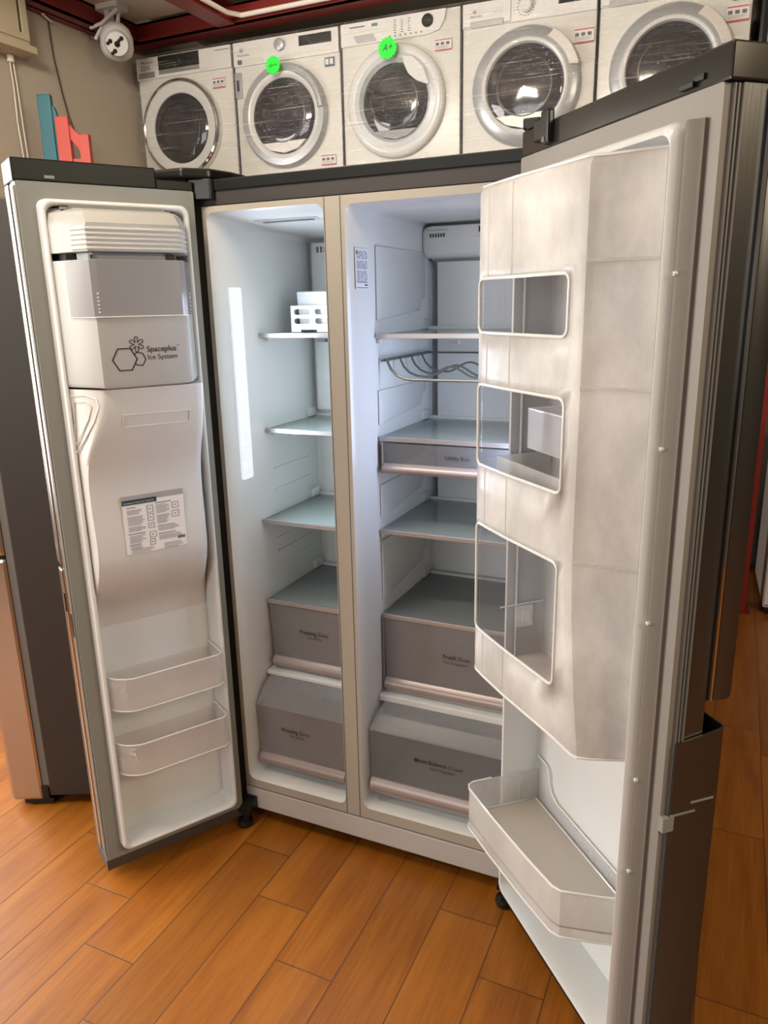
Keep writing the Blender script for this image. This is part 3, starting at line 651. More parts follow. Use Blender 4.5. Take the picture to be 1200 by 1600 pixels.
# wire rack
m = MB()
m.tube([(.418, .135, 1.334), (.418, .44, 1.334)], .0040); m.tube([(.418, .44, 1.333), (.775, .44, 1.333)], .0024)
m.tube([(.418, .135, 1.334), (.408, .135, 1.332)], .003)
def hookp(y, x0=.424, wave=0., ph=0.):
    P = [(x0, y, 1.336), (x0 + .004, y - .002, 1.326), (x0 + .012, y - .004, 1.312), (x0 + .028, y - .006, 1.298), (x0 + .05, y - .008, 1.290), (x0 + .075, y - .008, 1.288)]
    n = 26; xs = x0 + .075
    for k in range(1, n + 1):
        x = xs + (.775 - xs) * k / n; P.append((x, y - .008, 1.288 + wave * (1 - math.cos((x - xs) * 2 * PI / .13 + ph)) * .5 - (wave * (1 - math.cos(ph)) * .5)))
    return P
m.tube(hookp(.135), .0034)
for y, ph in ((.215, .0), (.29, .6), (.365, 0.)): m.tube(hookp(y, wave=.026, ph=ph), .0026)
m.build('wire_bottle_rack', M_wire, F, smooth=True)

# rating label on the fridge side wall
m = MB(); m.box((.4005, .022, 1.500), (.4022, .085, 1.590)); lb = m.build('rating_label', mat('pale_label', (.70, .72, .78), .5), F)
m = MB(); rnd = random.Random(3)
for k in range(22):
    z = 1.584 - k * .0031
    if k in (6, 13): continue
    y = .026
    while y < .078:
        w = rnd.uniform(.006, .024); m.box((.4021, y, z - .0013), (.4026, min(.080, y + w), z)); y += w + rnd.uniform(.002, .007)
    if rnd.random() < .4: pass
m.box((.4021, .024, 1.503), (.4026, .083, 1.5045)); m.box((.4021, .024, 1.515), (.4026, .083, 1.5165)); m.box((.4021, .066, 1.508), (.4026, .080, 1.512)); m.box((.4021, .024, 1.576), (.4027, .029, 1.585))
m.build('label_print', M_ink2, lb)

def write(parent, name, lines, y, shearless=True):
    g = MB()
    for (body, x, z, w, bold) in lines: text_into(g, body, (x, y, z), (1, 0, 0), (0, 0, 1), (0, -1, 0), width=w, bold=bold, depth=.0006)
    g.build(name, M_ink, parent)

def drawer_box(name, x0, x1, yf, yb, z0, z1, taper, material, handle, hz, hmat=M_rose):
    """open topped bin: tapering front, two sides, back, floor, with a satin bar along the lower front"""
    g = MB(); t_ = .004
    def q(x, z): k = (z1 - z) / (z1 - z0) * taper; return k
    g.loft([[(x0 + taper, yf + .004, z0), (x1 - taper, yf + .004, z0), (x1 - taper, yf + .004 + t_, z0), (x0 + taper, yf + .004 + t_, z0)],
            [(x0, yf, z1), (x1, yf, z1), (x1, yf + t_, z1), (x0, yf + t_, z1)]])
    for s_, a, b_ in ((1, x0, x0 + taper), (-1, x1, x1 - taper)):
        g.loft([[(b_, yf + t_, z0), (b_ + s_ * t_, yf + t_, z0), (b_ + s_ * t_, yb, z0), (b_, yb, z0)], [(a, yf + t_, z1), (a + s_ * t_, yf + t_, z1), (a + s_ * t_, yb, z1), (a, yb, z1)]])
    g.box((x0 + taper, yf + t_, z0), (x1 - taper, yb, z0 + .004)); g.box((x0 + taper, yb - .004, z0), (x1 - taper, yb, z1))
    d = g.build(name, material, F)
    h0, h1 = hz; g = MB(); P = []
    for k in range(7):
        a = k / 6; P.append((yf + .002 - .014 * math.sin(PI * (.15 + .8 * a)), h0 + (h1 - h0) * a))
    P = [(yf + .006, h0)] + P + [(yf + .006, h1)]
    kx = taper * .8
    g.prism_x(P, x0 + kx, x1 - kx); g.build('drawer_handle', hmat, d, smooth=True)
    return d
d = drawer_box('utility_drawer', .413, .778, .120, .40, 1.055, 1.131, .004, M_drawer_c, True, (1.055, 1.080)); write(d, 'drawer_lettering', [('Utility', .580, 1.098, .0365, .012), ('Box', .621, 1.098, .022, 0)], .119)
g = MB(); g.box((.411, .116, 1.054), (.4145, .40, 1.134), .001); g.build('drawer_side_rail', M_gasket, d)
d = drawer_box('freezer_drawer', .042, .324, .122, .43, .452, .647, .010, M_drawer, True, (.452, .482)); write(d, 'drawer_lettering', [('Freezing', .142, .566, .052, .012), ('Zone', .198, .566, .034, 0), ('Fish & Meat', .168, .553, .045, 0)], .121)
d = drawer_box('freezer_drawer', .040, .326, .030, .40, .180, .366, .006, M_drawer, True, (.182, .216)); write(d, 'drawer_lettering', [('Freezing', .122, .300, .052, .012), ('Zone', .178, .300, .034, 0), ('Fish & Meat', .148, .286, .045, 0)], .028)
g = MB(); g.loft([[(.040, .030, .366), (.326, .030, .366), (.326, .033, .370), (.040, .033, .370)], [(.046, .060, .410), (.326, .060, .410), (.326, .063, .413), (.046, .063, .413)], [(.052, .10, .432), (.326, .10, .432), (.326, .10, .436), (.052, .10, .436)]]); g.build('drawer_cover', M_drawer, d)
m = MB(); m.box((.038, .095, .432), (.327, .45, .443), .002); m.box((.05, .13, .4435), (.327, .40, .449), .001); m.build('drawer_divider', M_liner, F)
m = MB(); m.box((.05, .06, .154), (.326, .42, .176), .004); m.build('drawer_runner', M_liner, F)
d = drawer_box('fresh_drawer', .408, .778, .116, .44, .452, .662, .004, M_drawer, True, (.452, .486)); write(d, 'drawer_lettering', [('Fresh', .578, .572, .035, .012), ('Zone', .617, .572, .032, 0), ('Fruit & Vegetables', .579, .558, .066, 0)], .114)
g = MB(); g.box((.4055, .112, .45), (.4085, .44, .667), .001); g.build('drawer_side_rail', M_gasket, d)
d = drawer_box('crisper_drawer', .403, .778, .020, .42, .188, .374, .004, M_drawer_c, True, (.190, .232)); write(d, 'drawer_lettering', [('Moist Balance', .533, .313, .088, .012), ('Crisper', .626, .313, .042, 0), ('Fruit & Vegetables', .575, .299, .070, 0)], .018)
g = MB(); g.loft([[(.403, .020, .374), (.778, .020, .374), (.778, .023, .378), (.403, .023, .378)], [(.410, .050, .405), (.778, .050, .405), (.778, .053, .408), (.410, .053, .408)], [(.42, .095, .425), (.778, .095, .425), (.778, .095, .429), (.42, .095, .429)]]); g.build('drawer_cover', M_drawer, d)
m = MB(); m.box((.402, .09, .425), (.783, .46, .444), .003); m.box((.41, .12, .4445), (.78, .40, .449), .001); m.build('drawer_divider', M_liner, F)
m = MB(); m.box((.42, .05, .160), (.775, .42, .186), .004); m.build('drawer_runner', M_liner, F)

# bracket and adjustable foot at both lower corners
for cx_ in (.020, .800):
    m = MB(); m.prism_x([(.0, .085), (-.012, .088), (-.03, .078), (-.045, .060), (-.045, .048), (.0, .048)], cx_ - .022, cx_ + .024); m.tube([(cx_, -.033, .05), (cx_, -.033, .018)], .010, 10)
    m.lathe([(.014, 0), (.022, .004), (.024, .012), (.022, .020), (.012, .024)], (cx_ - .004, -.033, 0), 'z', 20); m.build('leveling_foot', M_black, F, smooth=True)
for fx in (.05, .76):
    m = MB(); m.lathe([(.02, 0), (.02, ZB)], (fx, .55, 0), 'z', 12); m.build('rear_foot', M_black, F)
# hinge covers on top
m = MB(); m.prism([(X0 - .055, -.060), (.0, -.055), (.045, -.01), (.06, .06), (.06, .12), (X0 - .012, .12)], ZT + .004, ZT + .027); m.build('hinge_cover', M_black, F, bevel=.006)
m = MB(); m.prism([(-.005, -.030), (.046, -.016), (.050, -.006), (-.005, -.006)], 1.712, ZT + .004); m.build('hinge_bracket', M_black, F, bevel=.002)
m = MB(); m.prism([(X1 + .010, -.05), (.80, -.05), (.785, .0), (.775, .06), (.775, .12), (X1 + .010, .12)], ZT + .004, ZT + .026); m.build('hinge_cover', M_black, F, bevel=.006)
m = MB(); m.box((.795, -.045, ZT + .026), (.828, .02, ZT + .046), .003); m.build('hinge_cap', M_black, F)

# ---------------------------------------------------------------- FREEZER DOOR (left); local x = along the door from the hinge, y = towards the inside face, z up
LD = bpy.data.objects.new
def door_frame(h, d, n):
    return Matrix(((d[0], n[0], 0, h[0]), (d[1], n[1], 0, h[1]), (0, 0, 1, 0), (0, 0, 0, 1)))
ML = door_frame((.01097, -.03401), (-.5124263, -.85873121), (.85873121, -.5124263))
m = MB(); m.box((0, -.062, .062), (.384, -.043, 1.729), .003)
m.box((0, -.043, .062), (.024, -.012, 1.729)); m.box((.348, -.043, .062), (.384, -.012, 1.729)); m.box((.024, -.043, .062), (.348, -.012, .092)); m.box((.024, -.043, 1.694), (.348, -.012, 1.729))
m.box((0, -.100, .062), (.388, -.064, .862), .006); m.box((0, -.100, .872), (.388, -.064, 1.729), .006)
fz = m.build('freezer_door', M_steel_side, F); fz.matrix_local = ML; fz['label'] = 'brushed steel edge of the narrow freezer door'
m = MB(); m.box((.086, -.100, 1.7295), (.388, -.001, 1.774), .003); m.box((0, -.100, 1.7295), (.086, -.001, 1.750), .002); m.build('top_cap', M_cap, fz)
m = MB(); m.box((.305, -.0015, 1.736), (.325, .001, 1.742)); m.build('cap_latch', M_gasket, fz)
m = MB(); m.box((0, -.100, .031), (.388, -.001, .0615), .002); m.build('bottom_cap', mat('dark_bottom_cap', (.055, .045, .038), .45), fz)
m = MB(); m.plate(rr(0, .384, .062, 1.729, .004, 2), [rr(.026, .346, .094, 1.692, .010, 3)], lambda a, b_: (a, -.006, b_)); m.build('gasket', M_gasket, fz, solid=.012)
m = MB(); m.box((.3845, -.010, .07), (.3875, -.006, 1.72)); m.box((.3845, -.022, .07), (.3870, -.018, 1.72)); m.build('gasket_edge', M_gasket_w, fz)
m = MB(); m.box((.386, -.075, .75), (.3885, -.066, .80)); m.build('edge_latch', M_black, fz)
m = MB(); m.box((.386, -.030, .70), (.3885, -.012, .76)); m.build('edge_latch', M_black, fz)
# liner: back panel, raised rim, coved top
m = MB()
m.box((.026, -.0425, .094), (.346, -.038, 1.692))
def ring_loft(m, outer, inner, prof):
    # prof: list of (t, y): t=0 outer loop, 1 inner loop
    Ls = []
    for t_, y in prof: Ls.append([(o_[0] * (1 - t_) + i_[0] * t_, y, o_[1] * (1 - t_) + i_[1] * t_) for o_, i_ in zip(outer, inner)])
    m.loft(Ls, cap0=False, cap1=False)
o_ = rr(.023, .349, .090, 1.695, .018, 6); i_ = rr(.040, .3335, .108, 1.678, .020, 6)
ring_loft(m, o_, i_, [(0, 0), (0.06, .020), (.2, .030), (.4, .034), (.62, .034), (.80, .030), (.90, .018), (1., -.039)])
m.build('door_liner', M_liner, fz, smooth=True, angle=50)
# ice maker housing
def trap(k, yb=-.030):   # plan outline of the ice maker front, k shrinks it
    return [(.343 - k, yb), (.338 - k, .035 - k), (.285 - k * .6, .126 - k), (.275 - k * .6, .130 - k), (.098 + k * .6, .130 - k), (.088 + k * .6, .127 - k), (.048 + k, .055 - k), (.044 + k, yb)]
m = MB()
m.loft([[(x, y, 1.300 + (0.010 if y < .05 else 0)) for x, y in trap(.012)], [(x, y, 1.304) for x, y in trap(.002)], [(x, y, 1.312) for x, y in trap(0)], [(x, y, 1.568) for x, y in trap(0)]])
m.loft([[(x, y, 1.5835) for x, y in trap(0)], [(x, y, 1.640) for x, y in trap(0)], [(x * .985 + .003, y * .82, 1.664) for x, y in trap(.002)], [(x * .97 + .006, y * .35, 1.676) for x, y in trap(.004)]])
ih = m.build('ice_maker_housing', M_house, fz, smooth=True, angle=30)
m = MB(); m.prism(trap(.020), 1.568, 1.583); m.build('housing_gap', M_grey_pl, ih)
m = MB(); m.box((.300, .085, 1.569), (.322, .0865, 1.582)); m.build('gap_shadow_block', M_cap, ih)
m = MB(); m.box((.10, .1105, 1.570), (.118, .1155, 1.581)); m.box((.275, .111, 1.571), (.279, .1135, 1.578)); m.build('gap_clip', M_ink, ih)
# grey window bin and louvred lid, wrapped round the housing
def trapwin(e, s_hi): return [(s_hi, .126 - (s_hi - .285) * 1.72 + e), (.2865, .1275 + e), (.275, .1305 + e), (.098, .1305 + e), (.0865, .1275 + e), (.058, .075 + e)]
m = MB(); m.wall(trapwin(.0, .320), 1.452, 1.567, -.002)
bn = m.build('ice_bin_window', mat('smoky_bin', (.27, .27, .28), .12, var=.08), ih)
m = MB(); m.tube([(x, y + .001, 1.452) for x, y in trapwin(.0015, .320)], .0014, 6); m.tube([(.3205, .0665, 1.565), (.3205, .0665, 1.455)], .0014, 6); m.build('window_edge', M_rim, ih)
m = MB()
for k in range(6): m.tube([(.276 + .001, .133, 1.462 + k * .0075), (.302, .098, 1.462 + k * .0075)], .0018, 6)
for k in range(5): m.tube([(.066 , .0925, 1.464 + k * .009), (.062, .085, 1.462 + k * .009)], .002, 6)
m.build('bin_ribs', M_rim, ih)
m = MB(); m.wall(trapwin(.0005, .326), 1.5845, 1.634, -.002); lv = m.build('louvre_panel', mat('louvre_grey', (.46, .46, .45), .3), ih)
m = MB()
for k in range(5):
    z = 1.590 + k * .0095; m.tube([(.308, .092, z), (.2875, .1295, z), (.275, .1335, z), (.098, .1335, z), (.085, .1285, z), (.062, .088, z)], .0028, 6)
m.build('louvre_ribs', mat('louvre_light', (.60, .60, .58), .3), ih, smooth=True)
m = MB(); m.box((.09, .046, 1.676), (.295, .0475, 1.680)); m.box((.075, .020, 1.672), (.31, .040, 1.677)); m.build('housing_slot', M_gasket, ih)
# dispenser duct bulge
vz = [(.700, -.037), (.725, -.033), (.755, -.018), (.785, .006), (.815, .030), (.85, .050), (.89, .062), (.95, .063), (1.02, .060), (1.07, .060), (1.11, .066), (1.15, .080), (1.19, .096), (1.23, .108), (1.27, .115), (1.299, .118)]
fs = [(.70, .335), (.742, .337), (.79, .337), (.83, .333), (.88, .330), (.95, .328), (1.02, .330), (1.09, .330), (1.15, .326), (1.19, .312), (1.23, .296), (1.27, .284), (1.30, .280)]
def interp(tb, z):
    if z <= tb[0][0]: return tb[0][1]
    for (a, b_), (c, d_) in zip(tb, tb[1:]):
        if z <= c: return b_ + (d_ - b_) * (z - a) / (c - a)
    return tb[-1][1]
m = MB(); Ls = []
N_ = 56
for k in range(N_ + 1):
    z = .700 + (1.299 - .700) * k / N_
    v = sum(interp(vz, z + dz) for dz in (-.012, 0, .012)) / 3; s_ = sum(interp(fs, z + dz) for dz in (-.015, 0, .015)) / 3
    b0 = .344; c0 = .040
    q_ = max(0, min(1, (v + .037) / .1)); b0 = .336 + .006 * q_; s_ = min(s_, b0 - .003); Ls.append([(b0, -.038, z), (b0 - .001, -.038 + (v + .038) * .4, z), (s_ + (b0 - s_) * .12, v - .010 * q_, z), (s_ - .002, v * .985, z), (s_ - .014, v, z), (.19, v + .001, z), (.078, v, z), (.066, v - .002 * q_, z), (.058, v - .010 * q_, z), (c0 + .002, -.038 + (v + .038) * .4, z), (c0, -.038, z)])
m.loft(Ls, closed=True)
bl = m.build('dispenser_duct', mat('duct_white', (.60, .59, .57), .42, var=.02), fz, smooth=True, angle=62)
m = MB()
def facet_pt(f, z):   # point on the free-side facet, f 0 at liner, 1 at the fold
    v = interp(vz, z); s_ = interp(fs, z); return (.343 + (s_ - .343) * f + .0008, .018 + (v - .018) * f + .0012, z)
m.tube([facet_pt(f, z) for f, z in ((.12, 1.283), (.5, 1.286), (.78, 1.280), (.86, 1.262), (.80, 1.23), (.62, 1.19), (.38, 1.165), (.22, 1.155), (.12, 1.165), (.08, 1.20))], .0016, 6, closed=True)
m.tube([facet_pt(f, z) for f, z in ((.22, 1.270), (.5, 1.272), (.66, 1.262), (.62, 1.235), (.45, 1.20), (.26, 1.175), (.18, 1.19))], .0014, 6, closed=True)
m.tube([facet_pt(.25, z) for z in (1.15, 1.10, 1.02, .95, .88, .84)], .0014, 6)
m.build('embossed_outline', M_liner, bl, smooth=True)
m = MB()
def front_pt(s_, z, e=.0008): return (s_, interp(vz, z) + e, z)
for a, b_ in (((.248, 1.241), (.095, 1.239)), ((.095, 1.239), (.095, 1.212)), ((.095, 1.212), (.248, 1.213)), ((.248, 1.213), (.248, 1.241))):
    m.tube([front_pt(a[0], a[1], .0012), front_pt((a[0] + b_[0]) / 2, (a[1] + b_[1]) / 2, .0020), front_pt(b_[0], b_[1], .0012)], .0012, 6)
m.build('embossed_plate', M_liner, bl, smooth=True)
# printed care label
m = MB(); lx0, lx1, lz0, lz1 = .114, .262, .905, 1.047
def lab(x0, x1, z0, z1, e=0., mm=None): (mm or m).box((x0, .0640 + e, z0), (x1, .0655 + e, z1))
lab(lx0, lx1, lz0, lz1); cl = m.build('care_label', M_paper, bl)
m = MB(); m.box((lx0, .0656, lz1 - .014), (lx1, .0660, lz1)); m.build('label_band', mat('band_grey', (.33, .32, .32), .6), cl)
m = MB(); m.box((.180, .0661, lz1 - .022), (lx1, .0665, lz1 - .010)); m.build('label_title_bar', mat('title_teal_black', (.02, .045, .055), .5), cl)
m = MB(); text_into(m, 'Questions to Using Your Dispenser', (.258, .0666, lz1 - .0185), (-1, 0, 0), (0, 0, 1), (0, 1, 0), width=.072); m.build('label_title', M_paper, cl)
m = MB(); rnd = random.Random(11)
def lines(x_hi, x_lo, z_hi, n, dz=.0032, h=.0012):
    for k in range(n):
        z = z_hi - k * dz; a = x_hi
        b_ = x_lo + rnd.uniform(0, .012) if k < n - 1 else x_lo + .3 * (x_hi - x_lo)
        m.box((b_, .0656, z - h), (a, .0660, z))
lines(.252, .222, 1.019, 1, h=.002); lines(.252, .212, 1.012, 4); lines(.252, .210, .996, 7); lines(.252, .210, .971, 4)
lines(.254, .196, .955, 1, h=.0022); lines(.252, .212, .949, 6); lines(.254, .215, .9285, 1, h=.0022); lines(.252, .215, .924, 3)
lines(.183, .130, 1.022, 1, h=.0022); lines(.183, .150, 1.016, 7); lines(.183, .150, .990, 7); lines(.183, .122, .964, 1, h=.0022); lines(.182, .125, .959, 3)
lines(.183, .122, .945, 1, h=.0022); lines(.182, .122, .940, 4); lines(.250, .185, .9155, 3, dz=.0035); lines(.172, .120, .9180, 4, dz=.0035)
m.build('label_print', mat('label_grey_ink', (.20, .20, .21), .7), cl)
m = MB()
def frame_pic(x0, x1, z0, z1):
    m.plate([(x0, z0), (x1, z0), (x1, z1), (x0, z1)], [[(x0 + .0012, z0 + .0012), (x1 - .0012, z0 + .0012), (x1 - .0012, z1 - .0012), (x0 + .0012, z1 - .0012)]], lambda a, b_: (a, .0661, b_))
    cx_, cz_ = (x0 + x1) / 2, (z0 + z1) / 2; m.box((cx_ - .002, .0656, cz_ - .001), (cx_ + .003, .0659, cz_ + .001))
for q in ((.190, .205, 1.000, 1.018), (.190, .205, .980, .997), (.190, .205, .962, .975), (.188, .204, .938, .953), (.192, .205, .920, .935), (.128, .144, 1.002, 1.017), (.128, .146, .980, .996)): frame_pic(*q)
m.box((.118, .0656, .924), (.137, .0661, .931)); m.build('label_pictograms', M_ink2, cl)
# logo on the housing
m = MB()
def hexo(cx_, cz_, R_, w, rot=0., gap=None):
    out = [(cx_ + R_ * math.cos(math.radians(60 * k + rot)), cz_ + R_ * math.sin(math.radians(60 * k + rot))) for k in range(6)]
    inn = [(cx_ + (R_ - w) * math.cos(math.radians(60 * k + rot)), cz_ + (R_ - w) * math.sin(math.radians(60 * k + rot))) for k in range(6)]
    return out, inn
def seg(a, b_, w):
    a = Vector(a); b_ = Vector(b_); d_ = (b_ - a).normalized(); n_ = Vector((-d_.y, d_.x)) * w / 2; a = a - d_ * w * .3; b_ = b_ + d_ * w * .3
    m.poly([(q.x, .1308, q.y) for q in (a - n_, b_ - n_, b_ + n_, a + n_)])
ho, hi_ = hexo(.2365, 1.3625, .0265, .0, 0)
for k in range(6): seg(ho[k], ho[(k + 1) % 6], .0028)
h2 = [(.2150, 1.3715), (.2105, 1.3770), (.1965, 1.3735), (.1915, 1.3605), (.1990, 1.3480), (.2120, 1.3500), (.2150, 1.3530)]
for k in range(6): seg(h2[k], h2[k + 1], .0024)
cxs, czs = .2085, 1.3935; pts = []
for k in range(6):
    a = math.radians(60 * k + 90)
    for da, R_ in ((-.30, .0085), (-.26, .0145), (0, .0165), (.26, .0145), (.30, .0085)):
        pts.append((cxs + R_ * math.cos(a + da * (1.0 if R_ > .01 else 1.2)), czs + R_ * math.sin(a + da * (1.0 if R_ > .01 else 1.2))))
    a2 = a + math.radians(30); pts.append((cxs + .0045 * math.cos(a2), czs + .0045 * math.sin(a2)))
for k in range(len(pts)): seg(pts[k], pts[(k + 1) % len(pts)], .0018)
text_into(m, 'Spaceplus', (.187, .1305, 1.3765), (-1, 0, 0), (0, 0, 1), (0, 1, 0), width=.066, bold=.012)
text_into(m, 'TM', (.1195, .1305, 1.3860), (-1, 0, 0), (0, 0, 1), (0, 1, 0), width=.006)
text_into(m, 'Ice System', (.186, .1305, 1.3600), (-1, 0, 0), (0, 0, 1), (0, 1, 0), width=.066)
m.build('ice_system_logo', M_ink, ih)
# two milky baskets
def lbasket(z0, z1):
    P = [(.331, -.034), (.331, .022), (.318, .042), (.300, .056), (.285, .063), (.270, .065), (.06, .065), (.047, .055), (.045, -.034)]
    g = MB(); g.wall(P, z0, z1, .0025); g.prism(P, z0, z0 + .0025); g.wall([(.331, -.034), (.045, -.034)], z0, z1 - .012, -.0025)
    o = g.build('door_basket', M_basket, fz, smooth=True)
    g = MB(); g.tube([(x, y, z1) for x, y in P], .0022, 6); g.tube([(x, y, z0) for x, y in P], .0018, 6); g.build('basket_rim', M_rim, o, smooth=True)
    rnd = random.Random(int(z0 * 100)); g = MB()
    for k in range(9):
        a = rnd.uniform(0, 1); zz = rnd.uniform(z0 + .012, z1 - .012); pa = []
        for j in range(4):
            f = max(.02, min(.98, a + j * .14 * rnd.choice((1, -1)))); pa.append((.331 - f * .035, .022 + f * .037, max(z0 + .006, min(z1 - .006, zz + rnd.uniform(-.016, .016)))))
        g.tube(pa, .0010, 5)
    g.build('stuck_film', M_rim, o, smooth=True)
lbasket(.500, .588); lbasket(.318, .404)

# ---------------------------------------------------------------- FRIDGE DOOR (right); local x = -(distance from the hinge)
dR = Vector((.67550455, -.73735582)); nR = Vector((-.73735582, -.67550455))
MR = door_frame((.79481, -.04845), (-dR.x, -dR.y), (nR.x, nR.y))
TR_ = lambda v: Vector((-v.x, v.y, v.z))
def RB(): return MB(TR_)
m = RB(); m.box((.0, -.0645, .062), (.5405, -.0625, 1.729))
for a_, b_ in (((0, .062), (.030, 1.729)), ((.513, .062), (.537, 1.729)), ((.030, .062), (.513, .090)), ((.030, 1.697), (.513, 1.729))): m.box((a_[0], -.0625, a_[1]), (b_[0], -.012, b_[1]))
m.box((.537, -.0625, .062), (.5405, -.028, 1.729))
fr_ = m.build('fridge_door', M_steel, F); fr_.matrix_local = MR; fr_['label'] = 'dark steel edge of the wide fridge door'
m = RB(); m.box((.0, -.110, .85), (.548, -.0715, 1.7285), .010); m.build('outer_panel', M_steel, fr_, smooth=True)
m = RB(); m.box((.5415, -.0708, .855), (.5475, -.0670, 1.725)); m.build('panel_trim', M_chrome, fr_)
m = RB(); m.box((0, -.0712, .853), (.541, -.0645, 1.72)); m.build('panel_gap', M_black, fr_)
# lower outer skin with a dark grip pocket in its top
m = RB(); m.wall([(.0, -.108), (.535, -.108), (.5435, -.104), (.5460, -.095), (.5460, -.012)], .062, lambda i: (.800, .800, .800, .799, .788)[i], .003); m.box((0, -.1045, .062), (.5425, -.066, .735)); m.build('lower_skin', M_steel, fr_, smooth=True)
m = RB(); m.box((0, -.1043, .7355), (.5422, -.0665, .740)); m.box((.01, -.067, .740), (.5380, -.0650, .80)); m.build('grip_pocket', M_black, fr_)
m = RB(); m.box((0, -.110, 1.7295), (.546, -.001, 1.774), .003); tc_ = m.build('top_cap', mat('bronze_cap', (.038, .032, .025), .16, .4), fr_)
m = RB(); m.box((.090, -.0015, 1.735), (.118, .012, 1.790), .004); m.box((.055, -.010, 1.745), (.090, .006, 1.782), .003); m.box((.018, -.012, 1.7745), (.088, .0, 1.779), .001); m.build('hinge_block', M_black, fr_)
m = RB(); m.lathe([(.005, .010), (.005, .0135)], (.104, 0, 1.742), 'y', 12); m.build('hinge_screw', M_chrome, fr_, smooth=True)
m = RB(); m.box((.455, -.0015, 1.735), (.483, .006, 1.742), .001); m.box((.480, -.0015, 1.740), (.500, .003, 1.748), .001); m.build('cap_latch', M_black, fr_)
m = RB(); m.box((0, -.108, .031), (.546, -.001, .0615), .002); m.build('bottom_cap', M_cap, fr_)
m = RB(); m.plate(rr(0, .537, .062, 1.729, .004, 2), [rr(.034, .508, .094, 1.692, .012, 3)], lambda a, b_: (a, -.006, b_)); m.build('gasket', M_gasket_w, fr_, solid=.012)
m = RB()
for yy in (-.0135, -.0195, -.0255): m.box((.537, yy - .0015, .064), (.5418 if yy > -.024 else .5435, yy + .0015, 1.727))
m.build('gasket_rib', M_gasket_d, fr_)
m = RB(); m.box((.536, -.020, .628), (.5475, .0015, .655), .001); m.box((.5462, -.060, .655), (.5472, -.012, .659)); m.box((.5462, -.095, .672), (.5472, -.050, .676)); m.build('edge_tab', M_gasket, fr_)
m = RB(); m.prism([(.4895, 0), (.4895, .017), (.494, .020), (.500, .018), (.508, .009), (.5135, .006), (.5135, 0)], .095, 1.692); m.build('gasket_fold', mat('brown_grey_gasket', (.19, .17, .145), .6), fr_, smooth=True, angle=50)
m = RB(); m.box((.032, -.0622, .105), (.49, -.060, 1.69))
o_ = rr(.030, .489, .090, 1.696, .018, 6); i_ = rr(.046, .474, .114, 1.676, .022, 6)
ring_loft(m, o_, i_, [(0, 0), (.06, .018), (.3, .028), (.55, .032), (.78, .030), (.92, .018), (1., -.061)])
m.build('door_liner', M_liner, fr_, smooth=True, angle=50)
for z in (1.50, 1.255, .98, .70, .52):
    m = RB(); m.lathe([(.004, .024), (.003, .029), (.001, .030)], (.496, -.006, z), 'y', 10, cap=False); m.build('rim_stud', M_liner, fr_, smooth=True)

# big frosted cover over three bins, with three windows
fold = [(.70, .428), (.80, .408), (.95, .388), (1.05, .381), (1.67, .381)]
def plan(z, e=0.):
    f_ = interp(fold, z) + e * .3; fv = .090
    return [(.050, .012), (.046, .060), (.048, .098), (.055, .108), (.066, .112), (.10, .1125), (.184, .109), (.355, .0945), (f_ - .012, fv + .003), (f_, fv - .002), (f_ + .010, fv - .018), (.459, .018), (.463, .006)]
wins = [(.072, .352, 1.412, 1.508), (.070, .348, 1.160, 1.316), (.062, .348, .812, 1.040)]
zs = sorted(set([.712, .718, .76, .812, .88, .95, 1.040, 1.053, 1.10, 1.160, 1.24, 1.316, 1.336, 1.37, 1.412, 1.46, 1.508, 1.523, 1.60, 1.655, 1.668]))
m = RB(); rows = []
# columns by surface parameter: resample plan so window edges are columns
def col_pts(z):
    P = plan(z); sfix = [.062, .070, .072, .348, .352]
    front = [q for q in P[5:8]]; out = P[:5]
    seq = sorted([P[4], P[5], P[6], P[7]] + [(s_, 0) for s_ in (.084, .13, .24, .30, .352 - .004)], key=lambda q: q[0])
    fx = [.066, .084, .10, .13, .184, .24, .30, .350]
    tb = [(q[0], q[1]) for q in P[4:9]]
    return P[:4] + [(x, interp(tb, x)) for x in fx] + P[8:]
ncol = len(col_pts(1.))
for z in zs:
    P = col_pts(z); tuck = 0.
    if z <= .712: P = [(x, y * .97) for x, y in P]
    if z >= 1.668: P = [(x, y * .94) for x, y in P]
    rows.append(m.verts([(x, y, z) for x, y in P]))
def in_win(z0, z1): return any(z0 >= w[2] - 1e-4 and z1 <= w[3] + 1e-4 for w in wins)
for j in range(len(zs) - 1):
    for i in range(ncol - 1):
        if 4 <= i < 11 and in_win(zs[j], zs[j + 1]): continue
        if i < 3: continue   # the hinge side wall is clear plastic, built below
        m.face([rows[j][i], rows[j][i + 1], rows[j + 1][i + 1], rows[j + 1][i]])
surf_tb = [(q[0], q[1]) for q in col_pts(1.2)[4:13]]
def sf(x, z, e=0.): return (x, interp(surf_tb, x) + e, z)
for (a, b_, c, d_) in wins:   # rounded corners
    r_ = .014; a, b_ = .066, .350
    for cx_, cz_, a0, kx, kz in ((b_, d_, 0, -1, -1), (a, d_, 90, 1, -1), (a, c, 180, 1, 1), (b_, c, 270, -1, 1)):
        ctr = (cx_ + kx * r_, cz_ + kz * r_); arc = [sf(ctr[0] + r_ * math.cos(math.radians(a0 + 90 * k / 5)), ctr[1] + r_ * math.sin(math.radians(a0 + 90 * k / 5))) for k in range(6)]
        m.poly([sf(cx_, cz_)] + arc)
cv = m.build('door_bin_cover', M_cover, fr_, smooth=True, angle=30, solid=.0025); cv['label'] = 'frosted plastic cover with three clear windows'
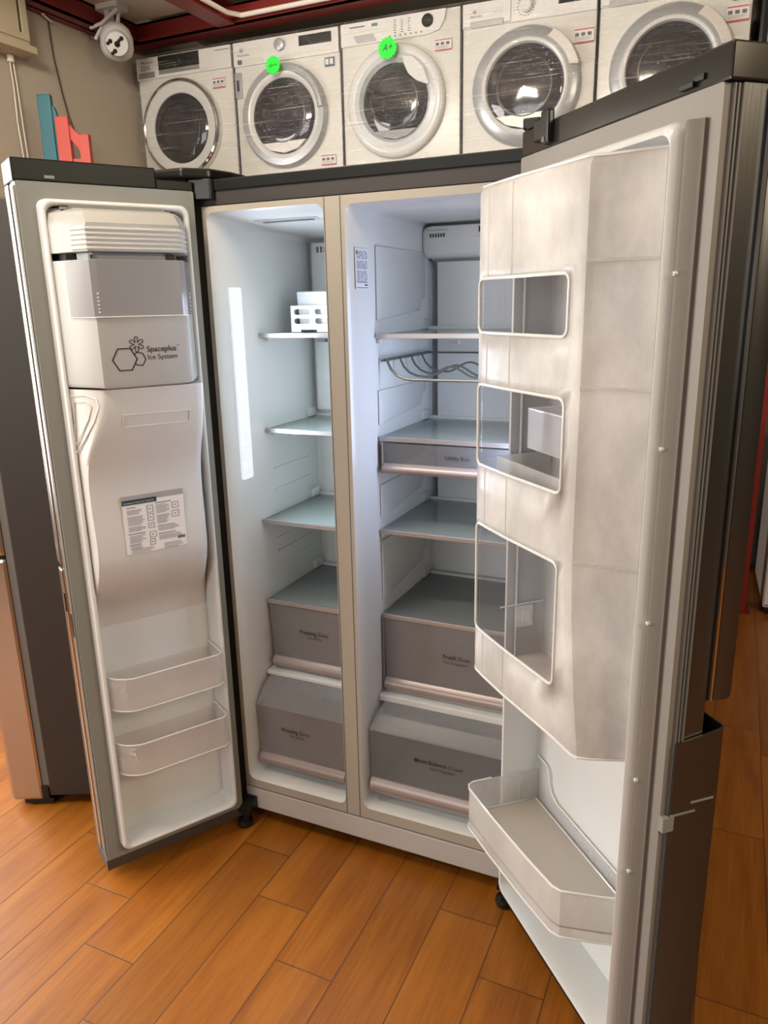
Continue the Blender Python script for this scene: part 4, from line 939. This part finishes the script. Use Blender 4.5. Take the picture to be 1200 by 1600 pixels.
for (a, b_, c, d_) in wins:
    loop = rr(.066, .350, c, d_, .014, 5)
    def dens(loop):
        out = []
        for k in range(len(loop)):
            p_, q_ = loop[k], loop[(k + 1) % len(loop)]; n_ = max(1, int(math.hypot(q_[0] - p_[0], q_[1] - p_[1]) / .03))
            out += [(p_[0] + (q_[0] - p_[0]) * j / n_, p_[1] + (q_[1] - p_[1]) * j / n_) for j in range(n_)]
        return out
    g = RB(); g.tube([sf(x, z, .0016) for x, z in dens(loop)], .0030, 8, closed=True); g.build('window_rim', M_rim, cv, smooth=True)
    g = RB(); xs = [.0665, .084, .10, .13, .184, .24, .30, .3495]
    for p_, q_ in zip(xs, xs[1:]): g.face(g.verts([sf(p_, c + .001, -.001), sf(q_, c + .001, -.001), sf(q_, d_ - .001, -.001), sf(p_, d_ - .001, -.001)]))
    g.build('window_pane', M_pane, cv)
for sx_ in (.100, .184):
    for z0, z1 in ((.72, .81), (1.042, 1.158), (1.318, 1.410), (1.510, 1.66)):
        m = RB(); m.tube([sf(sx_, z0, .0015), sf(sx_, z1, .0015)], .0010, 5); m.build('mould_line', M_rim, cv, smooth=True)
# clear hinge-side wall, floors of the bins and ledges on the free side
m = RB(); m.wall([(.050, -.050), (.046, .060), (.048, .098)], .714, 1.665, -.0025); m.build('clear_side_wall', M_clear, fr_)
m = RB(); m.tube([(.050, .0115, .714), (.050, .0115, 1.665)], .0022, 6); m.build('side_wall_edge', M_rim, fr_, smooth=True)
for z, al in ((.714, 1), (1.053, 1), (1.336, 1), (1.523, 1)):
    pl = [q for q in plan(z)]; pl = [(x * .985 + .003, y * .96) for x, y in pl]
    g = RB(); g.prism([(.052, -.055)] + pl[1:] + [(.462, -.055)], z, z + .003); g.build('bin_floor', M_clear if z != .714 else M_cover2, fr_)
for z, zt in ((1.053, 1.11), (1.336, 1.40), (1.523, 1.57)):
    f_ = interp(fold, z); g = RB()
    g.tube([(f_ + .002, .0905, z), (f_ + .012, .074, z), (.455, .024, z), (.4635, .010, z)], .0030, 6); g.build('bin_ledge', M_cover2, fr_, smooth=True)
m = RB(); m.tube([(q[0], q[1], .713) for q in col_pts(.713)[2:]], .0026, 6); m.build('cover_rim', M_rim, cv, smooth=True)
m = RB(); m.tube([(q[0], q[1] * .955, 1.667) for q in col_pts(1.667)[3:]], .0026, 6); m.build('cover_rim', M_rim, cv, smooth=True)
m = RB(); m.tube([(.4635, .010, .714), (.4635, .010, 1.665)], .0022, 6); m.build('cover_edge', M_rim, fr_, smooth=True)
# little bins seen through the windows
m = RB(); m.wall([(.125, -.055), (.125, .035), (.33, .035), (.33, -.055)], 1.195, 1.270, .002); m.box((.127, -.053, 1.195), (.328, .033, 1.198)); o = m.build('inner_bin', M_basket, fr_)
m = RB(); m.tube([(.125, -.055, 1.270), (.125, .035, 1.270), (.33, .035, 1.270)], .0022, 6); m.build('bin_rim', M_rim, o)
m = RB(); m.wall([(.065, -.05), (.068, .070), (.33, .065)], 1.125, 1.172, .002); o = m.build('inner_tray', M_cover2, fr_)
m = RB()
for k in range(9): m.box((.053, -.050 + k * .010, 1.150), (.057, -.047 + k * .010, 1.172))
m.build('tray_comb', M_gasket, o)
m = RB(); m.box((.0475, -.030, .785), (.052, .010, .835), .002); m.box((.052, -.022, .795), (.056, .0, .825), .002); m.tube([(.052, -.055, .840), (.052, .05, .838)], .0022, 6); o = m.build('bin_hook', M_rim, fr_)
m = RB(); m.wall([(.10, -.050), (.42, -.050)], .74, .785, .003); m.build('bin_front_rail', M_basket, fr_)

# lower tray
TP = [(.052, -.056), (.046, .060), (.046, .105), (.052, .118), (.066, .124), (.16, .120), (.30, .110), (.385, .1005), (.402, .092), (.412, .076), (.440, .030), (.452, .006), (.456, -.056)]
m = RB(); m.wall(TP, .318, .420, -.0025); m.build('door_tray', M_cover2, fr_, smooth=True, angle=30); tr = bpy.data.objects['door_tray']
tr['label'] = 'frosted open tray low on the fridge door'
m = RB(); m.tube([(x, y, .420) for x, y in TP[1:]], .0026, 6); m.tube([(x, y, .318) for x, y in TP[1:]], .0022, 6); m.build('tray_rim', M_rim, tr, smooth=True)
m = RB(); m.prism(TP, .340, .3435); m.build('tray_floor', mat('brownish_tray_floor', (.55, .50, .44), .22, alpha=.85), tr)
bk = [(.052, .330), (.456, .330), (.456, .388), (.14, .388), (.118, .400), (.108, .42), (.104, .445), (.094, .456), (.052, .458)]
m = RB(); m.prism_y(bk, -.0575, -.0555); m.build('tray_back', M_clear, tr)
m = RB(); m.tube([(x, -.054, z) for x, z in bk[2:]], .0020, 6); m.build('tray_back_rim', M_rim, tr, smooth=True)
m = RB(); m.tube([(.052, -.052, .345), (.445, -.052, .345)], .0022, 6); m.tube([(.052, -.052, .345), (.0505, .10, .345)], .0016, 6); m.build('tray_floor_edge', M_rim, tr, smooth=True)
m = RB(); m.tube([(.049, -.010, .345), (.049, -.010, .395), (.049, -.018, .405), (.049, -.028, .405), (.049, -.036, .395), (.049, -.036, .345)], .0026, 6); m.build('tray_hook', M_rim, tr, smooth=True)

# ---------------------------------------------------------------- ice bin standing on the top freezer shelf
t = thing('ice_basket', (.088, .250, 1.3975), 0, 'white perforated ice basket on the top freezer shelf', 'basket')
holes = []
for r_ in range(2):
    for c_ in range(3): holes.append(rr(.010 + c_ * .064, .060 + c_ * .064, .021 + r_ * .024, .036 + r_ * .024, .0072, 4))
m = MB(); m.plate([(0, 0), (.03, .0), (.03, .006), (.08, .006), (.08, 0), (.205, 0), (.205, .069), (0, .069)], holes, lambda a, b_: (a, 0, b_)); m.build('front', M_white, t, solid=.003)
m = MB(); m.box((0, .002, 0), (.003, .14, .069)); m.box((.202, .002, 0), (.205, .14, .069)); m.box((.003, .137, 0), (.202, .14, .069)); m.box((.003, .0025, .008), (.202, .137, .011)); m.build('bin_sides', M_white, t)
t = thing('ice_tray', (.098, .262, 1.4095), 0, 'pale grey ice bin held inside the white perforated basket', 'tray')
m = MB(); m.loft([[(x, y, z) for x, y in rr(0 + i, .18 - i, i, .11 - i, .008, 3)] for z, i in ((0.0, .004), (.090, 0), (.092, .0), (.094, .004), (.070, .005), (.004, .008))], cap0=True, cap1=True); m.build('bin', mat('pale_grey_bin', (.58, .60, .60), .35), t, smooth=True)
